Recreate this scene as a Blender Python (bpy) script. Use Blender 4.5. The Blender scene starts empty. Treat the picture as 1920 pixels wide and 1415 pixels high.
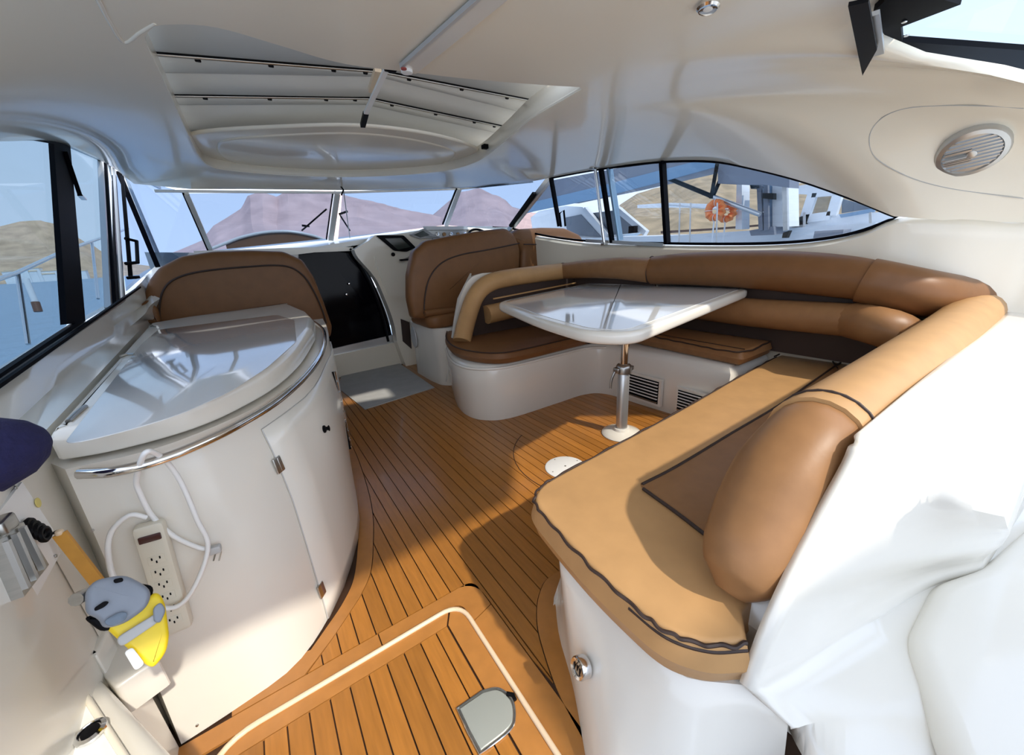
import bpy, bmesh, math, random
from mathutils import Vector, Matrix
random.seed(7)
S = bpy.context.scene
COL = S.collection
# ------------------------------------------------------------------ camera, world, sun, exposure
H = 1.3                       # eye height over the cockpit floor; X starboard, Y forward, Z up
YAW, PITCH, ROLL, FPX = map(float, (math.radians(33.1), math.radians(18.7), math.radians(-3.5), 712.0))
_cy, _sy, _cp, _sp = math.cos(YAW), math.sin(YAW), math.cos(PITCH), math.sin(PITCH)
_f = Vector((_sy*_cp, _cy*_cp, -_sp)); _r = Vector((_cy, -_sy, 0)); _u = _r.cross(_f)
_cr, _sr = math.cos(ROLL), math.sin(ROLL)
RT = _cr*_r + _sr*_u; UP = -_sr*_r + _cr*_u; FW = _f
cam = bpy.data.cameras.new('camera'); cam_o = bpy.data.objects.new('camera', cam); COL.objects.link(cam_o)
m = Matrix((RT, UP, -FW)).transposed().to_4x4(); m.translation = Vector((0, 0, H)); cam_o.matrix_world = m
cam.sensor_width = 36; cam.sensor_fit = 'HORIZONTAL'; cam.lens = FPX/1920*36; cam.clip_start = .02; cam.clip_end = 6000
S.camera = cam_o
w = bpy.data.worlds.new('sky'); S.world = w; w.use_nodes = True
nt = w.node_tree; nt.nodes.clear()
out = nt.nodes.new('ShaderNodeOutputWorld'); bg = nt.nodes.new('ShaderNodeBackground')
tc = nt.nodes.new('ShaderNodeTexCoord'); sx = nt.nodes.new('ShaderNodeSeparateXYZ'); rp = nt.nodes.new('ShaderNodeValToRGB')
nt.links.new(tc.outputs['Generated'], sx.inputs[0]); nt.links.new(sx.outputs['Z'], rp.inputs[0])
rp.color_ramp.elements[0].position = 0.0; rp.color_ramp.elements[0].color = (.66, .71, .80, 1)
rp.color_ramp.elements[1].position = .55; rp.color_ramp.elements[1].color = (.48, .57, .74, 1)
nt.links.new(rp.outputs[0], bg.inputs[0]); nt.links.new(bg.outputs[0], out.inputs[0]); bg.inputs[1].default_value = 1.7
sun = bpy.data.lights.new('sun', 'SUN'); sun_o = bpy.data.objects.new('sun', sun); COL.objects.link(sun_o)
sun.energy = 2.1; sun.angle = math.radians(1.5); sun.color = (1, .93, .82)
sun_o.rotation_euler = Vector((-.30, 1.0, -1.05)).to_track_quat('-Z', 'Y').to_euler()
S.view_settings.view_transform = 'Standard'; S.view_settings.look = 'None'; S.view_settings.gamma = 1
S.view_settings.use_curve_mapping = False; S.view_settings.exposure = 0.88
# ------------------------------------------------------------------ measuring helpers: sight line through a photo point met with a real plane
def _ray(x, y): return RT*(x-960) - UP*(y-707.5) + FW*FPX
CP = Vector((0, 0, H))
def Z(x, y, z): d = _ray(x, y); return CP + d*((z-H)/d.z)
def X(x, y, X_): d = _ray(x, y); return CP + d*(X_/d.x)
def Y(x, y, Y_): d = _ray(x, y); return CP + d*(Y_/d.y)
def D(x, y, dist): d = _ray(x, y).normalized(); return CP + d*dist
def V(*a): return Vector(a)
# ------------------------------------------------------------------ materials
def mat(name, col, rough=.5, metal=0, noise=0, nscale=8, bump=0, coat=0, stretch=None, vary=0, col2=None, spec=.5, trans=0):
    mt = bpy.data.materials.new(name); mt.use_nodes = True; n = mt.node_tree; b = n.nodes['Principled BSDF']
    b.inputs['Base Color'].default_value = (*col, 1); b.inputs['Roughness'].default_value = rough; b.inputs['Metallic'].default_value = metal
    b.inputs['Coat Weight'].default_value = coat; b.inputs['Coat Roughness'].default_value = .08; b.inputs['Specular IOR Level'].default_value = spec
    b.inputs['Transmission Weight'].default_value = trans
    if noise or bump or vary:
        t = n.nodes.new('ShaderNodeTexCoord'); mp = n.nodes.new('ShaderNodeMapping'); nz = n.nodes.new('ShaderNodeTexNoise')
        nz.inputs['Scale'].default_value = nscale; nz.inputs['Detail'].default_value = 5
        n.links.new(t.outputs['Object'], mp.inputs[0]); n.links.new(mp.outputs[0], nz.inputs[0])
        if stretch: mp.inputs['Scale'].default_value = stretch
        if noise or vary:
            mx = n.nodes.new('ShaderNodeMix'); mx.data_type = 'RGBA'
            c2 = col2 or tuple(c*(1-noise) for c in col)
            mx.inputs['A'].default_value = (*c2, 1); mx.inputs['B'].default_value = (*tuple(min(1, c*(1+noise*.5)) for c in col), 1)
            n.links.new(nz.outputs[0], mx.inputs['Factor']); last = mx.outputs['Result']
            if vary:
                oi = n.nodes.new('ShaderNodeObjectInfo'); hs = n.nodes.new('ShaderNodeHueSaturation'); mr = n.nodes.new('ShaderNodeMapRange')
                mr.inputs['To Min'].default_value = 1-vary; mr.inputs['To Max'].default_value = 1+vary
                n.links.new(oi.outputs['Random'], mr.inputs['Value']); n.links.new(mr.outputs[0], hs.inputs['Value']); n.links.new(last, hs.inputs['Color']); last = hs.outputs[0]
            n.links.new(last, b.inputs['Base Color'])
        if bump:
            bp = n.nodes.new('ShaderNodeBump'); bp.inputs['Strength'].default_value = bump; bp.inputs['Distance'].default_value = .01
            n.links.new(nz.outputs[0], bp.inputs['Height']); n.links.new(bp.outputs[0], b.inputs['Normal'])
    return mt
def glassmat(name, tint, refl=.06):
    mt = bpy.data.materials.new(name); mt.use_nodes = True; n = mt.node_tree; n.nodes.clear()
    o = n.nodes.new('ShaderNodeOutputMaterial'); t = n.nodes.new('ShaderNodeBsdfTransparent'); g = n.nodes.new('ShaderNodeBsdfGlossy'); mx = n.nodes.new('ShaderNodeMixShader')
    t.inputs[0].default_value = (*tint, 1); g.inputs['Roughness'].default_value = .02; mx.inputs[0].default_value = refl
    n.links.new(t.outputs[0], mx.inputs[1]); n.links.new(g.outputs[0], mx.inputs[2]); n.links.new(mx.outputs[0], o.inputs[0]); return mt
M = dict(
 gel=mat('white_gelcoat', (.77, .735, .655), .22, coat=.5, noise=.04, nscale=3),
 head=mat('cream_headliner', (.84, .775, .645), .26, coat=.45, noise=.04, nscale=2),
 leather=mat('tan_leather', (.30, .150, .062), .42, noise=.25, nscale=14, bump=.12, spec=.28),
 leather2=mat('pale_tan_leather', (.50, .285, .12), .45, noise=.2, nscale=10, bump=.1, spec=.28),
 brown=mat('brown_leather', (.205, .092, .034), .42, noise=.2, nscale=12, bump=.1, spec=.28),
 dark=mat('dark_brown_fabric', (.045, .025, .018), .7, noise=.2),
 pipe=mat('dark_piping', (.035, .018, .012), .6),
 teak=mat('teak_plank', (.42, .168, .030), .30, noise=.35, nscale=6, stretch=(14, 1.2, 4), vary=.14, coat=.18),
 teakb=mat('teak_border', (.45, .19, .045), .30, noise=.25, nscale=6, stretch=(3, 3, 3), vary=.08, coat=.18),
 caulk=mat('black_caulk', (.05, .022, .01), .6),
 strip=mat('cream_nosing', (.80, .62, .42), .35),
 chrome=mat('chrome', (.72, .72, .72), .10, metal=1),
 steel=mat('brushed_steel', (.50, .49, .46), .32, metal=1, noise=.2, nscale=20, stretch=(1, 1, 10)),
 alu=mat('grey_aluminium', (.55, .56, .56), .3, metal=.8),
 black=mat('black_plastic', (.005, .005, .006), .5, spec=.08),
 smoke=mat('smoked_acrylic', (.002, .002, .004), .10, spec=.10),
 frame=mat('black_window_frame', (.003, .003, .005), .55, spec=.05),
 canvas=mat('grey_canvas', (.62, .61, .58), .75, noise=.1, nscale=5, bump=.1),
 white=mat('white_plastic', (.82, .82, .80), .35),
 beige=mat('beige_plastic', (.68, .64, .53), .4),
 navy=mat('navy_fleece', (.016, .016, .075), .95, noise=.3, nscale=60, bump=.4),
 mat_=mat('grey_rubber_mat', (.42, .42, .41), .7, noise=.2, nscale=9, bump=.1),
 yellow=mat('yellow_plastic', (.90, .66, .02), .35),
 grey=mat('blue_grey_plastic', (.25, .28, .33), .35, noise=.15, nscale=12),
 lgrey=mat('light_grey_plastic', (.48, .48, .47), .4),
 orange=mat('orange_wood', (.62, .30, .045), .5, noise=.2, nscale=30),
 ring=mat('orange_ring', (.95, .28, .08), .6),
 rock=mat('mauve_rock', (.80, .53, .45), .9, noise=.45, nscale=.025, col2=(.42, .27, .24), bump=.9),
 rock2=mat('ochre_hill', (.74, .52, .34), .9, noise=.6, nscale=.12, bump=.9),
 scrub=mat('scrub_hill', (.50, .36, .21), .9, noise=.65, nscale=.35, col2=(.10, .085, .05), bump=.9),
 sea=mat('sea', (.32, .44, .55), .5, noise=.25, nscale=.3, bump=.25, stretch=(1, 3, 1)),
 boat=mat('boat_white', (.80, .83, .86), .3),
 bglass=mat('boat_tinted_glass', (.13, .17, .22), .1),
 awn=mat('slate_awning', (.20, .22, .27), .8),
 bluec=mat('pale_blue_canvas', (.20, .33, .48), .8),
 rust=mat('rusty_plate', (.16, .08, .055), .5),
 screen=mat('dull_screen', (.03, .04, .035), .15),
 gp=glassmat('blue_tinted_glass', (.46, .53, .58)), gw=glassmat('pale_tinted_glass', (.50, .57, .66), .05), gs=glassmat('grey_tinted_glass', (.70, .73, .76), .06), gc=glassmat('clear_glass', (.7, .75, .78), .05))
_cn = M['canvas'].node_tree; _o = [n for n in _cn.nodes if n.type == 'OUTPUT_MATERIAL'][0]; _p = _cn.nodes['Principled BSDF']
_tl = _cn.nodes.new('ShaderNodeBsdfTranslucent'); _tl.inputs[0].default_value = (.62, .60, .55, 1); _mx = _cn.nodes.new('ShaderNodeMixShader'); _mx.inputs[0].default_value = .28
_cn.links.new(_p.outputs[0], _mx.inputs[1]); _cn.links.new(_tl.outputs[0], _mx.inputs[2]); _cn.links.new(_mx.outputs[0], _o.inputs[0])
# ------------------------------------------------------------------ mesh helpers
def mesh(name, verts, faces, m, parent=None, smooth=True, sharp=35):
    me = bpy.data.meshes.new(name); me.from_pydata([tuple(v) for v in verts], [], faces)
    b = bmesh.new(); b.from_mesh(me); bmesh.ops.remove_doubles(b, verts=b.verts, dist=1e-5); bmesh.ops.recalc_face_normals(b, faces=b.faces); b.to_mesh(me); b.free()
    if m: me.materials.append(M[m] if isinstance(m, str) else m)
    if smooth:
        for p in me.polygons: p.use_smooth = True
        me.set_sharp_from_angle(angle=math.radians(sharp))
    o = bpy.data.objects.new(name, me); COL.objects.link(o)
    if parent: o.parent = parent
    return o
def tag(o, label=None, cat=None, group=None, kind=None):
    if label: o['label'] = label
    if cat: o['category'] = cat
    if group: o['group'] = group
    if kind: o['kind'] = kind
    return o
def thing(name, label, cat, group=None, kind=None):
    o = bpy.data.objects.new(name, None); COL.objects.link(o); o.empty_display_size = .05; return tag(o, label, cat, group, kind)
def settle():   # move every Empty to the base centre of its parts, keeping the parts in place
    bpy.context.view_layer.update()
    for o in list(COL.objects):
        if o.type == 'EMPTY' and o.parent is None and o.children:
            pts = [c.matrix_world @ Vector(b) for c in o.children if c.type == 'MESH' for b in c.bound_box]
            if not pts: continue
            lo = Vector([min(p[i] for p in pts) for i in range(3)]); hi = Vector([max(p[i] for p in pts) for i in range(3)])
            base = Vector(((lo.x+hi.x)/2, (lo.y+hi.y)/2, lo.z)); o.location = base
            for c in o.children: c.location = c.location - base
def cr(pts, n=6, closed=False):   # Catmull-Rom through points
    P = [Vector(p) for p in pts]; N = len(P); out = []
    segs = N if closed else N-1
    for i in range(segs):
        p0 = P[(i-1) % N] if closed or i > 0 else P[0]*2-P[1]
        p1 = P[i]; p2 = P[(i+1) % N]
        p3 = P[(i+2) % N] if closed or i+2 < N else P[-1]*2-P[-2]
        for k in range(n):
            t = k/n; out.append(.5*((2*p1)+(p2-p0)*t+(2*p0-5*p1+4*p2-p3)*t*t+(3*p1-p0-3*p2+p3)*t**3))
    if not closed: out.append(P[-1])
    return out
def rnd(poly, r, n=6):   # round the corners of a polygon (3D or 2D); r number or list
    P = [Vector(p) for p in poly]; N = len(P); out = []
    for i in range(N):
        rr = r[i] if isinstance(r, (list, tuple)) else r
        a, b, c = P[i-1], P[i], P[(i+1) % N]
        if rr <= 0: out.append(b); continue
        u = (a-b); v = (c-b); d = min(rr, u.length*.48, v.length*.48); s = b+u.normalized()*d; e = b+v.normalized()*d
        for k in range(n+1):
            t = k/n; out.append(s*(1-t)**2+b*2*t*(1-t)+e*t*t)
    return out
def resamp(P, step, closed=True):
    out = []; N = len(P)
    for i in range(N if closed else N-1):
        a, b = P[i], P[(i+1) % N]; k = max(1, int((b-a).length/step))
        for j in range(k): out.append(a.lerp(b, j/k))
    if not closed: out.append(P[-1])
    return out
def dedup(P, eps=1e-4):
    o = []
    for p in P:
        if not o or (p-o[-1]).length > eps: o.append(p)
    if len(o) > 1 and (o[0]-o[-1]).length < eps: o.pop()
    return o
def offs(P, n, d):   # inward offset of closed planar loop P (normal n) by d
    N = len(P); res = []
    area = sum((P[i].cross(P[(i+1) % N])).dot(n) for i in range(N)); s = 1 if area > 0 else -1
    for i in range(N):
        e1 = (P[i]-P[i-1]).normalized(); e2 = (P[(i+1) % N]-P[i]).normalized()
        n1 = n.cross(e1)*s; n2 = n.cross(e2)*s; b = (n1+n2)
        b = n1 if b.length < 1e-6 else b.normalized(); k = max(.45, b.dot(n1)); res.append(P[i]+b*(d/k))
    return res
def pad(name, loop, n, th, r, m, parent=None, rb=None, crown=0, steps=4, bottom=True, puff=0):
    """solid slab: loop is the bottom outline, extruded along n by th, top edge rounded r, bottom edge rb, slight crown"""
    n = Vector(n).normalized(); P = dedup([Vector(p) for p in loop]); rb = r if rb is None else rb
    rings = []
    for k in range(steps+1):
        a = math.pi/2*k/steps; rings.append([p+n*(rb*(1-math.sin(a))) for p in offs(P, n, rb*(1-math.cos(a)))] if rb > 0 else None) if False else None
    rings = []
    if rb > 0:
        for k in range(steps+1):
            a = math.pi/2*(k/steps); rings.append([p+n*(rb*(1-math.cos(a))) for p in offs(P, n, rb*(1-math.sin(a)))])
    else: rings.append(P)
    if puff: rings.append([p+n*(th/2) for p in offs(P, n, -puff)])
    if r > 0:
        for k in range(steps+1):
            a = math.pi/2*(k/steps); rings.append([p+n*(th-r*(1-math.sin(a))) for p in offs(P, n, r*(1-math.cos(a)))])
    else: rings.append([p+n*th for p in P])
    N = len(P)
    if crown:
        c = sum(rings[-1], Vector())/N
        for t, h in ((.12, .45), (.3, .8), (.6, 1)):
            rings.append([q.lerp(c, t)+n*crown*h for q in rings[-1-(0 if t == .12 else (1 if t == .3 else 2))]])
    vs = [v for R_ in rings for v in R_]; fs = []
    for i in range(len(rings)-1):
        for j in range(N): a = i*N+j; b = i*N+(j+1) % N; fs.append((a, b, b+N, a+N))
    fs.append(tuple(range((len(rings)-1)*N, len(rings)*N)))
    if bottom: fs.append(tuple(range(N-1, -1, -1)))
    return mesh(name, vs, fs, m, parent)
def tube(name, pts, r, m, parent=None, seg=10, closed=False, caps=True, sm=0):
    P = [Vector(p) for p in pts]
    if sm: P = cr(P, sm, closed)
    P = dedup(P) if not closed else dedup(P); N = len(P); vs = []; fs = []
    rr = r if callable(r) else (lambda t: r)
    t0 = (P[1]-P[0]).normalized(); u = t0.orthogonal().normalized()
    for i in range(N):
        if closed: t = (P[(i+1) % N]-P[i-1]).normalized()
        else: t = (P[min(i+1, N-1)]-P[max(i-1, 0)]).normalized()
        u = (u-t*u.dot(t)).normalized(); v = t.cross(u); R_ = rr(i/(N-1))
        for k in range(seg): a = 2*math.pi*k/seg; vs.append(P[i]+(u*math.cos(a)+v*math.sin(a))*R_)
    for i in range(N if closed else N-1):
        for k in range(seg):
            a = i*seg+k; b = i*seg+(k+1) % seg; c = ((i+1) % N)*seg; fs.append((a, b, c+(k+1) % seg, c+k))
    if not closed and caps: fs.append(tuple(range(seg))); fs.append(tuple(range((N-1)*seg, N*seg)))
    return mesh(name, vs, fs, m, parent, sharp=50)
def loft(name, secs, m, parent=None, closed=True, caps=True, sharp=40):
    """secs: list of equal-length point lists; closed: each section is a closed ring"""
    n = len(secs[0]); vs = [v for s in secs for v in s]; fs = []
    for i in range(len(secs)-1):
        for j in range(n if closed else n-1): a = i*n+j; b = i*n+(j+1) % n; fs.append((a, b, b+n, a+n))
    if closed and caps: fs.append(tuple(range(n))); fs.append(tuple(range((len(secs)-1)*n, len(secs)*n)))
    return mesh(name, vs, fs, m, parent, sharp=sharp)
def slab(name, loop, d, m, parent=None, smooth=False):   # extrude any loop by vector d
    P = [Vector(p) for p in loop]; n = len(P); d = Vector(d)
    return mesh(name, P+[p+d for p in P], [tuple(range(n)), tuple(range(2*n-1, n-1, -1))]+[(i, (i+1) % n, n+(i+1) % n, n+i) for i in range(n)], m, parent, smooth=smooth)
def bar(name, a, b, w_, h_, m, parent=None, up=(0, 0, 1)):   # oriented bar from a to b
    a, b = Vector(a), Vector(b); t = (b-a).normalized(); s = t.cross(Vector(up)).normalized()*w_/2; v = s.cross(t).normalized()*h_/2
    return mesh(name, [a-s-v, a+s-v, a+s+v, a-s+v, b-s-v, b+s-v, b+s+v, b-s+v], [(0, 1, 2, 3), (7, 6, 5, 4), (0, 4, 5, 1), (1, 5, 6, 2), (2, 6, 7, 3), (3, 7, 4, 0)], m, parent, smooth=False)
def boxr(name, c, sz, m, parent=None, r=.005, rot=None):   # rounded box about centre c
    hx, hy, hz = (s/2 for s in sz); R_ = rot or Matrix.Identity(3)
    L = rnd([V(-hx, -hy, -hz), V(hx, -hy, -hz), V(hx, hy, -hz), V(-hx, hy, -hz)], r*1.5, 3)
    o = pad(name, [R_ @ p + Vector(c) for p in L], R_ @ V(0, 0, 1), sz[2], r, m, parent, steps=2); return o
def disc(name, c, n, r, th, m, parent=None, seg=32, bev=.003):
    n = Vector(n).normalized(); u = n.orthogonal().normalized(); v = n.cross(u)
    return pad(name, [Vector(c)+(u*math.cos(2*math.pi*k/seg)+v*math.sin(2*math.pi*k/seg))*r for k in range(seg)], n, th, min(bev, th*.45), m, parent, rb=0, steps=3)
def lathe(name, c, prof, m, parent=None, seg=28, n=(0, 0, 1)):
    n = Vector(n).normalized(); u = n.orthogonal().normalized(); v = n.cross(u)
    return loft(name, [[Vector(c)+n*z+(u*math.cos(2*math.pi*k/seg)+v*math.sin(2*math.pi*k/seg))*r for k in range(seg)] for r, z in prof], m, parent)
def flat(P, n, o):   # drop points onto plane (n,o)
    n = Vector(n).normalized(); return [p-n*((p-Vector(o)).dot(n)) for p in P]
def W(p, z): return V(p[0], p[1], z)
# ================================================================== SETTING: floor
fl = tag(slab('floor', [V(-1.2, -1.2, -.05), V(4.2, -1.2, -.05), V(4.2, 4.9, -.05), V(-1.2, 4.9, -.05)], V(0, 0, .042), 'caulk'), kind='structure')
def clipx(P, x0, keep_gt):
    o = []; N = len(P)
    for i in range(N):
        a, b = P[i], P[(i+1) % N]; ia = (a.x > x0) == keep_gt; ib = (b.x > x0) == keep_gt
        if ia: o.append(a)
        if ia != ib: t = (x0-a.x)/(b.x-a.x); o.append(a.lerp(b, t))
    return o
PITCH_W = .0595; PH = .096-PITCH_W*20
def planks(region, name, m):
    for i in range(70):
        a = PH+i*PITCH_W+.0022; b = a+PITCH_W-.0044
        Q = clipx(clipx(region, a, True), b, False)
        Q = dedup(Q, 5e-4)
        if len(Q) < 3: continue
        ar = abs(sum(Q[k].x*Q[(k+1) % len(Q)].y-Q[(k+1) % len(Q)].x*Q[k].y for k in range(len(Q))))/2
        if ar < .0006: continue
        slab(name, [V(q.x, q.y, -.008) for q in Q], V(0, 0, .008), m, fl)
zf = lambda pts: [Z(x, y, 0) for x, y in pts]
port_in = cr(zf([(640, 800), (668, 850), (690, 915), (700, 965), (701, 1010), (697, 1067), (680, 1110), (655, 1150), (625, 1195)]), 5)
corner = [V(-.13, 1.158, 0), V(.28, 1.158, 0)]
hc = rnd([V(.28, 1.158, 0), V(.500, 1.158, 0), V(.500, .9, 0)], [0, .13, 0], 8)[1:-1]
stb_in = cr(zf([(1098, 1400), (1050, 1310), (1022, 1235), (1006, 1170), (1010, 1115), (1035, 1078), (1120, 1040)]), 5)
region = port_in+[V(-.13, 1.158, 0)]+hc+[V(.500, .75, 0)]+[p for p in stb_in if p.x > .503]+[V(1.6, .9, 0), V(2.72, .9, 0), V(2.72, 4.6, 0), V(.2, 4.6, 0)]
planks(region, 'plank', 'teak')
# hatch planks, border boards, nosing
inner = [V(-.35, .30, 0), V(-.35, 1.028, 0), V(.318, 1.028, 0), V(.318, .30, 0)]
planks(inner, 'plank', 'teak')
def board(loop, m='teakb', nm='border_board'): return slab(nm, [V(p.x, p.y, -.008) for p in loop], V(0, 0, .008), m, fl)
NOSE = rnd([V(-.40, .3, 0), V(-.40, 1.088, 0), V(.402, 1.088, 0), V(.402, .3, 0)], [0, .13, .085, 0], 8)
board([V(-.395, 1.031, 0), V(.318, 1.031, 0), V(.350, 1.084, 0), V(-.30, 1.084, 0), V(-.395, 1.06, 0)])
board([V(.325, .3, 0), V(.325, 1.031, 0), V(.355, 1.078, 0)]+rnd([V(.355, 1.078, 0), V(.397, 1.07, 0), V(.397, .3, 0)], [0, .05, 0], 5)[1:])
board([V(-.395, .3, 0), V(-.353, .3, 0), V(-.353, 1.027, 0), V(-.395, 1.027, 0)])
board([V(-.52, 1.093, 0), V(.10, 1.093, 0), V(.10, 1.154, 0), V(-.52, 1.154, 0)])
board([V(.104, 1.093, 0), V(.30, 1.093, 0)]+rnd([V(.31, 1.093, 0), V(.407, 1.090, 0), V(.407, .99, 0)], [0, .08, 0], 6)+[V(.496, 1.012, 0)]+rnd([V(.496, 1.05, 0), V(.496, 1.154, 0), V(.39, 1.154, 0)], [0, .10, 0], 6)+[V(.104, 1.154, 0)])
board([V(.407, .986, 0), V(.407, .3, 0), V(.496, .3, 0), V(.496, 1.008, 0)])
# narrow sprung margins by the counter and by the aft settee
outer_p = [V(p.x-.075, p.y, 0) for p in port_in]
board([p+V(-.004, 0, 0) for p in port_in]+[V(-.14, 1.158, 0), V(-.34, 1.158, 0), V(-.34, 1.30, 0)]+outer_p[::-1], nm='margin_board')
mi = [p+V(.004, 0, 0) for p in stb_in]; board(mi+[V(.9, .7, 0), V(.6, .35, 0)], nm='margin_board')
ns = tube('trim_1', [p+V(0, 0, .002) for p in NOSE], .0085, 'strip', sm=0, seg=8); tag(ns, kind='structure')
# ================================================================== SETTING: hardtop shell (ceiling) with its sunroof opening
ZC = 2.0
hole_px = [(268, 75), (275, 55), (300, 42), (400, 46), (520, 80), (640, 115), (760, 131), (900, 147), (1040, 158), (1092, 162), (1070, 178), (1000, 220), (955, 258), (912, 292), (880, 308), (830, 320), (740, 328), (640, 331), (540, 328), (440, 320), (395, 312), (374, 295), (350, 250), (320, 185), (292, 125)]
hole = resamp(cr([Z(x, y, ZC) for x, y in hole_px], 6, True), .03)
stb_edge = [X(1000, 338, 2.55), X(1035, 331, 2.72), X(1110, 317, 2.84), X(1180, 307, 2.90), X(1243, 300, 2.93), X(1330, 299, 2.96), X(1400, 311, 2.98), X(1500, 336, 3.02), X(1600, 371, 3.06), X(1687, 406, 3.10), X(1800, 411, 3.22), X(1919, 416, 3.36), V(3.42, .05, 1.30)]
port_edge = [X(-260, 262, -.74), X(0, 262, -.735), (X(100, 263, -.73)), X(150, 281, -.71), X(210, 311, -.67), X(250, 340, -.62), Y(290, 352, 4.2)]
fwd_edge = [Y(290, 352, 4.2), Y(450, 353, 4.28), Y(640, 355, 4.3), Y(750, 355, 4.25), Y(850, 352, 4.15), Y(930, 346, 3.9), X(1000, 338, 2.55)]
aft_stb = [V(3.40, -.1, 1.40), V(3.1, -.1, 1.62), X(2040, 190, 2.75), X(1920, 148, 2.5), X(1650, 104, 2.12), X(1602, 40, 1.98), V(1.75, -.1, 2.03), V(1.5, -.42, 2.03), V(.6, -.45, 2.02), V(-.3, -.45, 1.97), V(-.66, -.42, 1.85), V(-.74, -.35, 1.75)]
outer = cr(port_edge[:-1]+fwd_edge[:-1]+stb_edge, 6)[:-1]+resamp(aft_stb, .08, False)
hcen = sum(hole, Vector())/len(hole)
def loop_at(P, c, a):   # point of closed loop at azimuth a about c
    best = None
    d = V(math.cos(a), math.sin(a), 0)
    for i in range(len(P)):
        p, q = P[i]-c, P[(i+1) % len(P)]-c; den = (q.x-p.x)*(-d.y)-(q.y-p.y)*(-d.x)
        if abs(den) < 1e-12: continue
        t = (-p.x*(-d.y)+p.y*(-d.x))/den; 
        if -1e-9 <= t <= 1+1e-9:
            r = p.lerp(q, t); s = r.x*d.x+r.y*d.y
            if s > 0 and (best is None or s > best[0]): best = (s, P[i].lerp(P[(i+1) % len(P)], t))
    return best[1]
NA = 260; hs = []; os_ = []
for k in range(NA):
    a = 2*math.pi*k/NA; hs.append(loop_at(hole, hcen, a)); os_.append(loop_at(outer, hcen, a))
rings = []
rings.append([W(h, ZC+.10) for h in hs]); rings.append([W(h, ZC+.012) for h in hs])
for t_ in (0, .03): rings.append([W(h.lerp(o, t_), ZC) for h, o in zip(hs, os_)])
for j in range(1, 15):
    t = .03+.97*j/14; row = []
    for h, o in zip(hs, os_):
        L = (W(o, 0)-W(h, 0)).length; dz = ZC-o.z
        kk = 2.0+1.4*min(1, max(0, (L-.35)/1.1))
        row.append(V(h.x+(o.x-h.x)*t, h.y+(o.y-h.y)*t, ZC-dz*t**kk))
    if j < 14:
        for _ in range(int(26*(1-t)+3)):
            zz = [p.z for p in row]
            for i_ in range(NA): row[i_].z = zz[i_-1]*.25+zz[i_]*.5+zz[(i_+1) % NA]*.25
    rings.append(row)
rings.append([o+V(0, 0, .0)+(W(o, 0)-W(hcen, 0)).normalized()*.03+V(0, 0, .02) for o in rings[-1]])
ceil = loft('ceiling', rings, 'head', closed=True, caps=False, sharp=60); tag(ceil, kind='structure')
so = ceil.modifiers.new('thick', 'SOLIDIFY'); so.thickness = .012; so.offset = 0
lip = tube('opening_lip', [W(h, ZC+.004) for h in hs], .007, 'head', ceil, closed=True, seg=8)
# fold ridge from the opening's aft port corner along the ceiling
tube('fold_ridge', [Z(178, -12, 1.992), Z(205, 40, 1.995), Z(232, 78, 1.995), Z(262, 60, 1.996), Z(290, 42, 1.998)], .006, 'head', ceil, sm=8)
# ================================================================== SETTING: side walls, coaming, windows
def lerpt(x, tb):
    if x <= tb[0][0]: return tb[0][1]
    for (a, va), (b, vb) in zip(tb, tb[1:]):
        if x <= b: return va+(vb-va)*(x-a)/(b-a)
    return tb[-1][1]
def PW(x, y, d=0): return X(x, y, lerpt(x, [(210, -.75), (300, -.63)])+d)      # port window plane
def SW(x, y, d=0):                                                              # starboard window plane, leaning in at the top
    return X(x, y, lerpt(x, [(940, 2.6), (1035, 2.74), (1110, 2.86), (1250, 2.95), (1500, 3.03), (1690, 3.10)])+max(0, (y-320)/140)*.05+d)
def WS(x, y, d=0): return Y(x, y, 4.30+(y-352)/100*.55+d)                       # raked windscreen plane
port_sill = cr([PW(-300, 920), PW(0, 712), PW(150, 612), PW(232, 562), PW(262, 532), PW(298, 502), Y(400, 470, 4.9)], 6)
led1 = cr([X(-300, 970, -.70), X(0, 755, -.71), X(150, 655, -.73), X(240, 592, -.74), X(272, 566, -.69), X(300, 520, -.60), Y(400, 480, 4.86)], 6)
led2 = cr([X(-300, 1010, -.66), X(0, 815, -.665), X(130, 700, -.68), X(240, 615, -.70), X(270, 590, -.66), X(300, 560, -.60), Y(400, 520, 4.8)], 6)
seam = cr([Z(-300, 1200, .93), Z(0, 890, .93), Z(90, 802, .93), Z(275, 606, .93), V(-.66, 4.1, .93), V(-.62, 4.5, .93), V(-.2, 4.85, .93)], 6)
wl = tag(loft('wall_left', [[p+V(-.06, 0, .0) for p in port_sill], port_sill, led1, led2, [p for p in seam], [W(p, -.04) for p in seam]], 'gel', closed=False, sharp=50), kind='structure')
s_sill = cr([Y(840, 424, 4.75), SW(950, 432), SW(1035, 447), SW(1110, 456), SW(1250, 460), SW(1380, 461), SW(1480, 458), SW(1560, 449), SW(1620, 434), SW(1687, 409), X(1800, 411, 3.22), X(1920, 416, 3.36), V(3.42, .1, 1.30), V(3.42, -.45, 1.30)], 6)
wr = tag(loft('wall_right', [[p+V(.05, 0, .0) for p in s_sill], s_sill, [p+V(-.03, 0, -.03) for p in s_sill], [V(p.x-.02, p.y, p.z-.10) for p in s_sill], [W(p, .9) for p in s_sill], [W(p, -.04) for p in s_sill]], 'head', closed=False, sharp=50), kind='structure')
def pane(name, loop, m, parent, th): return slab(name, loop, th, m, parent)
def ring(name, loop, r, m, parent, closed=True, seg=6): return tube(name, loop, r, m, parent, seg=seg, closed=closed)
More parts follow.
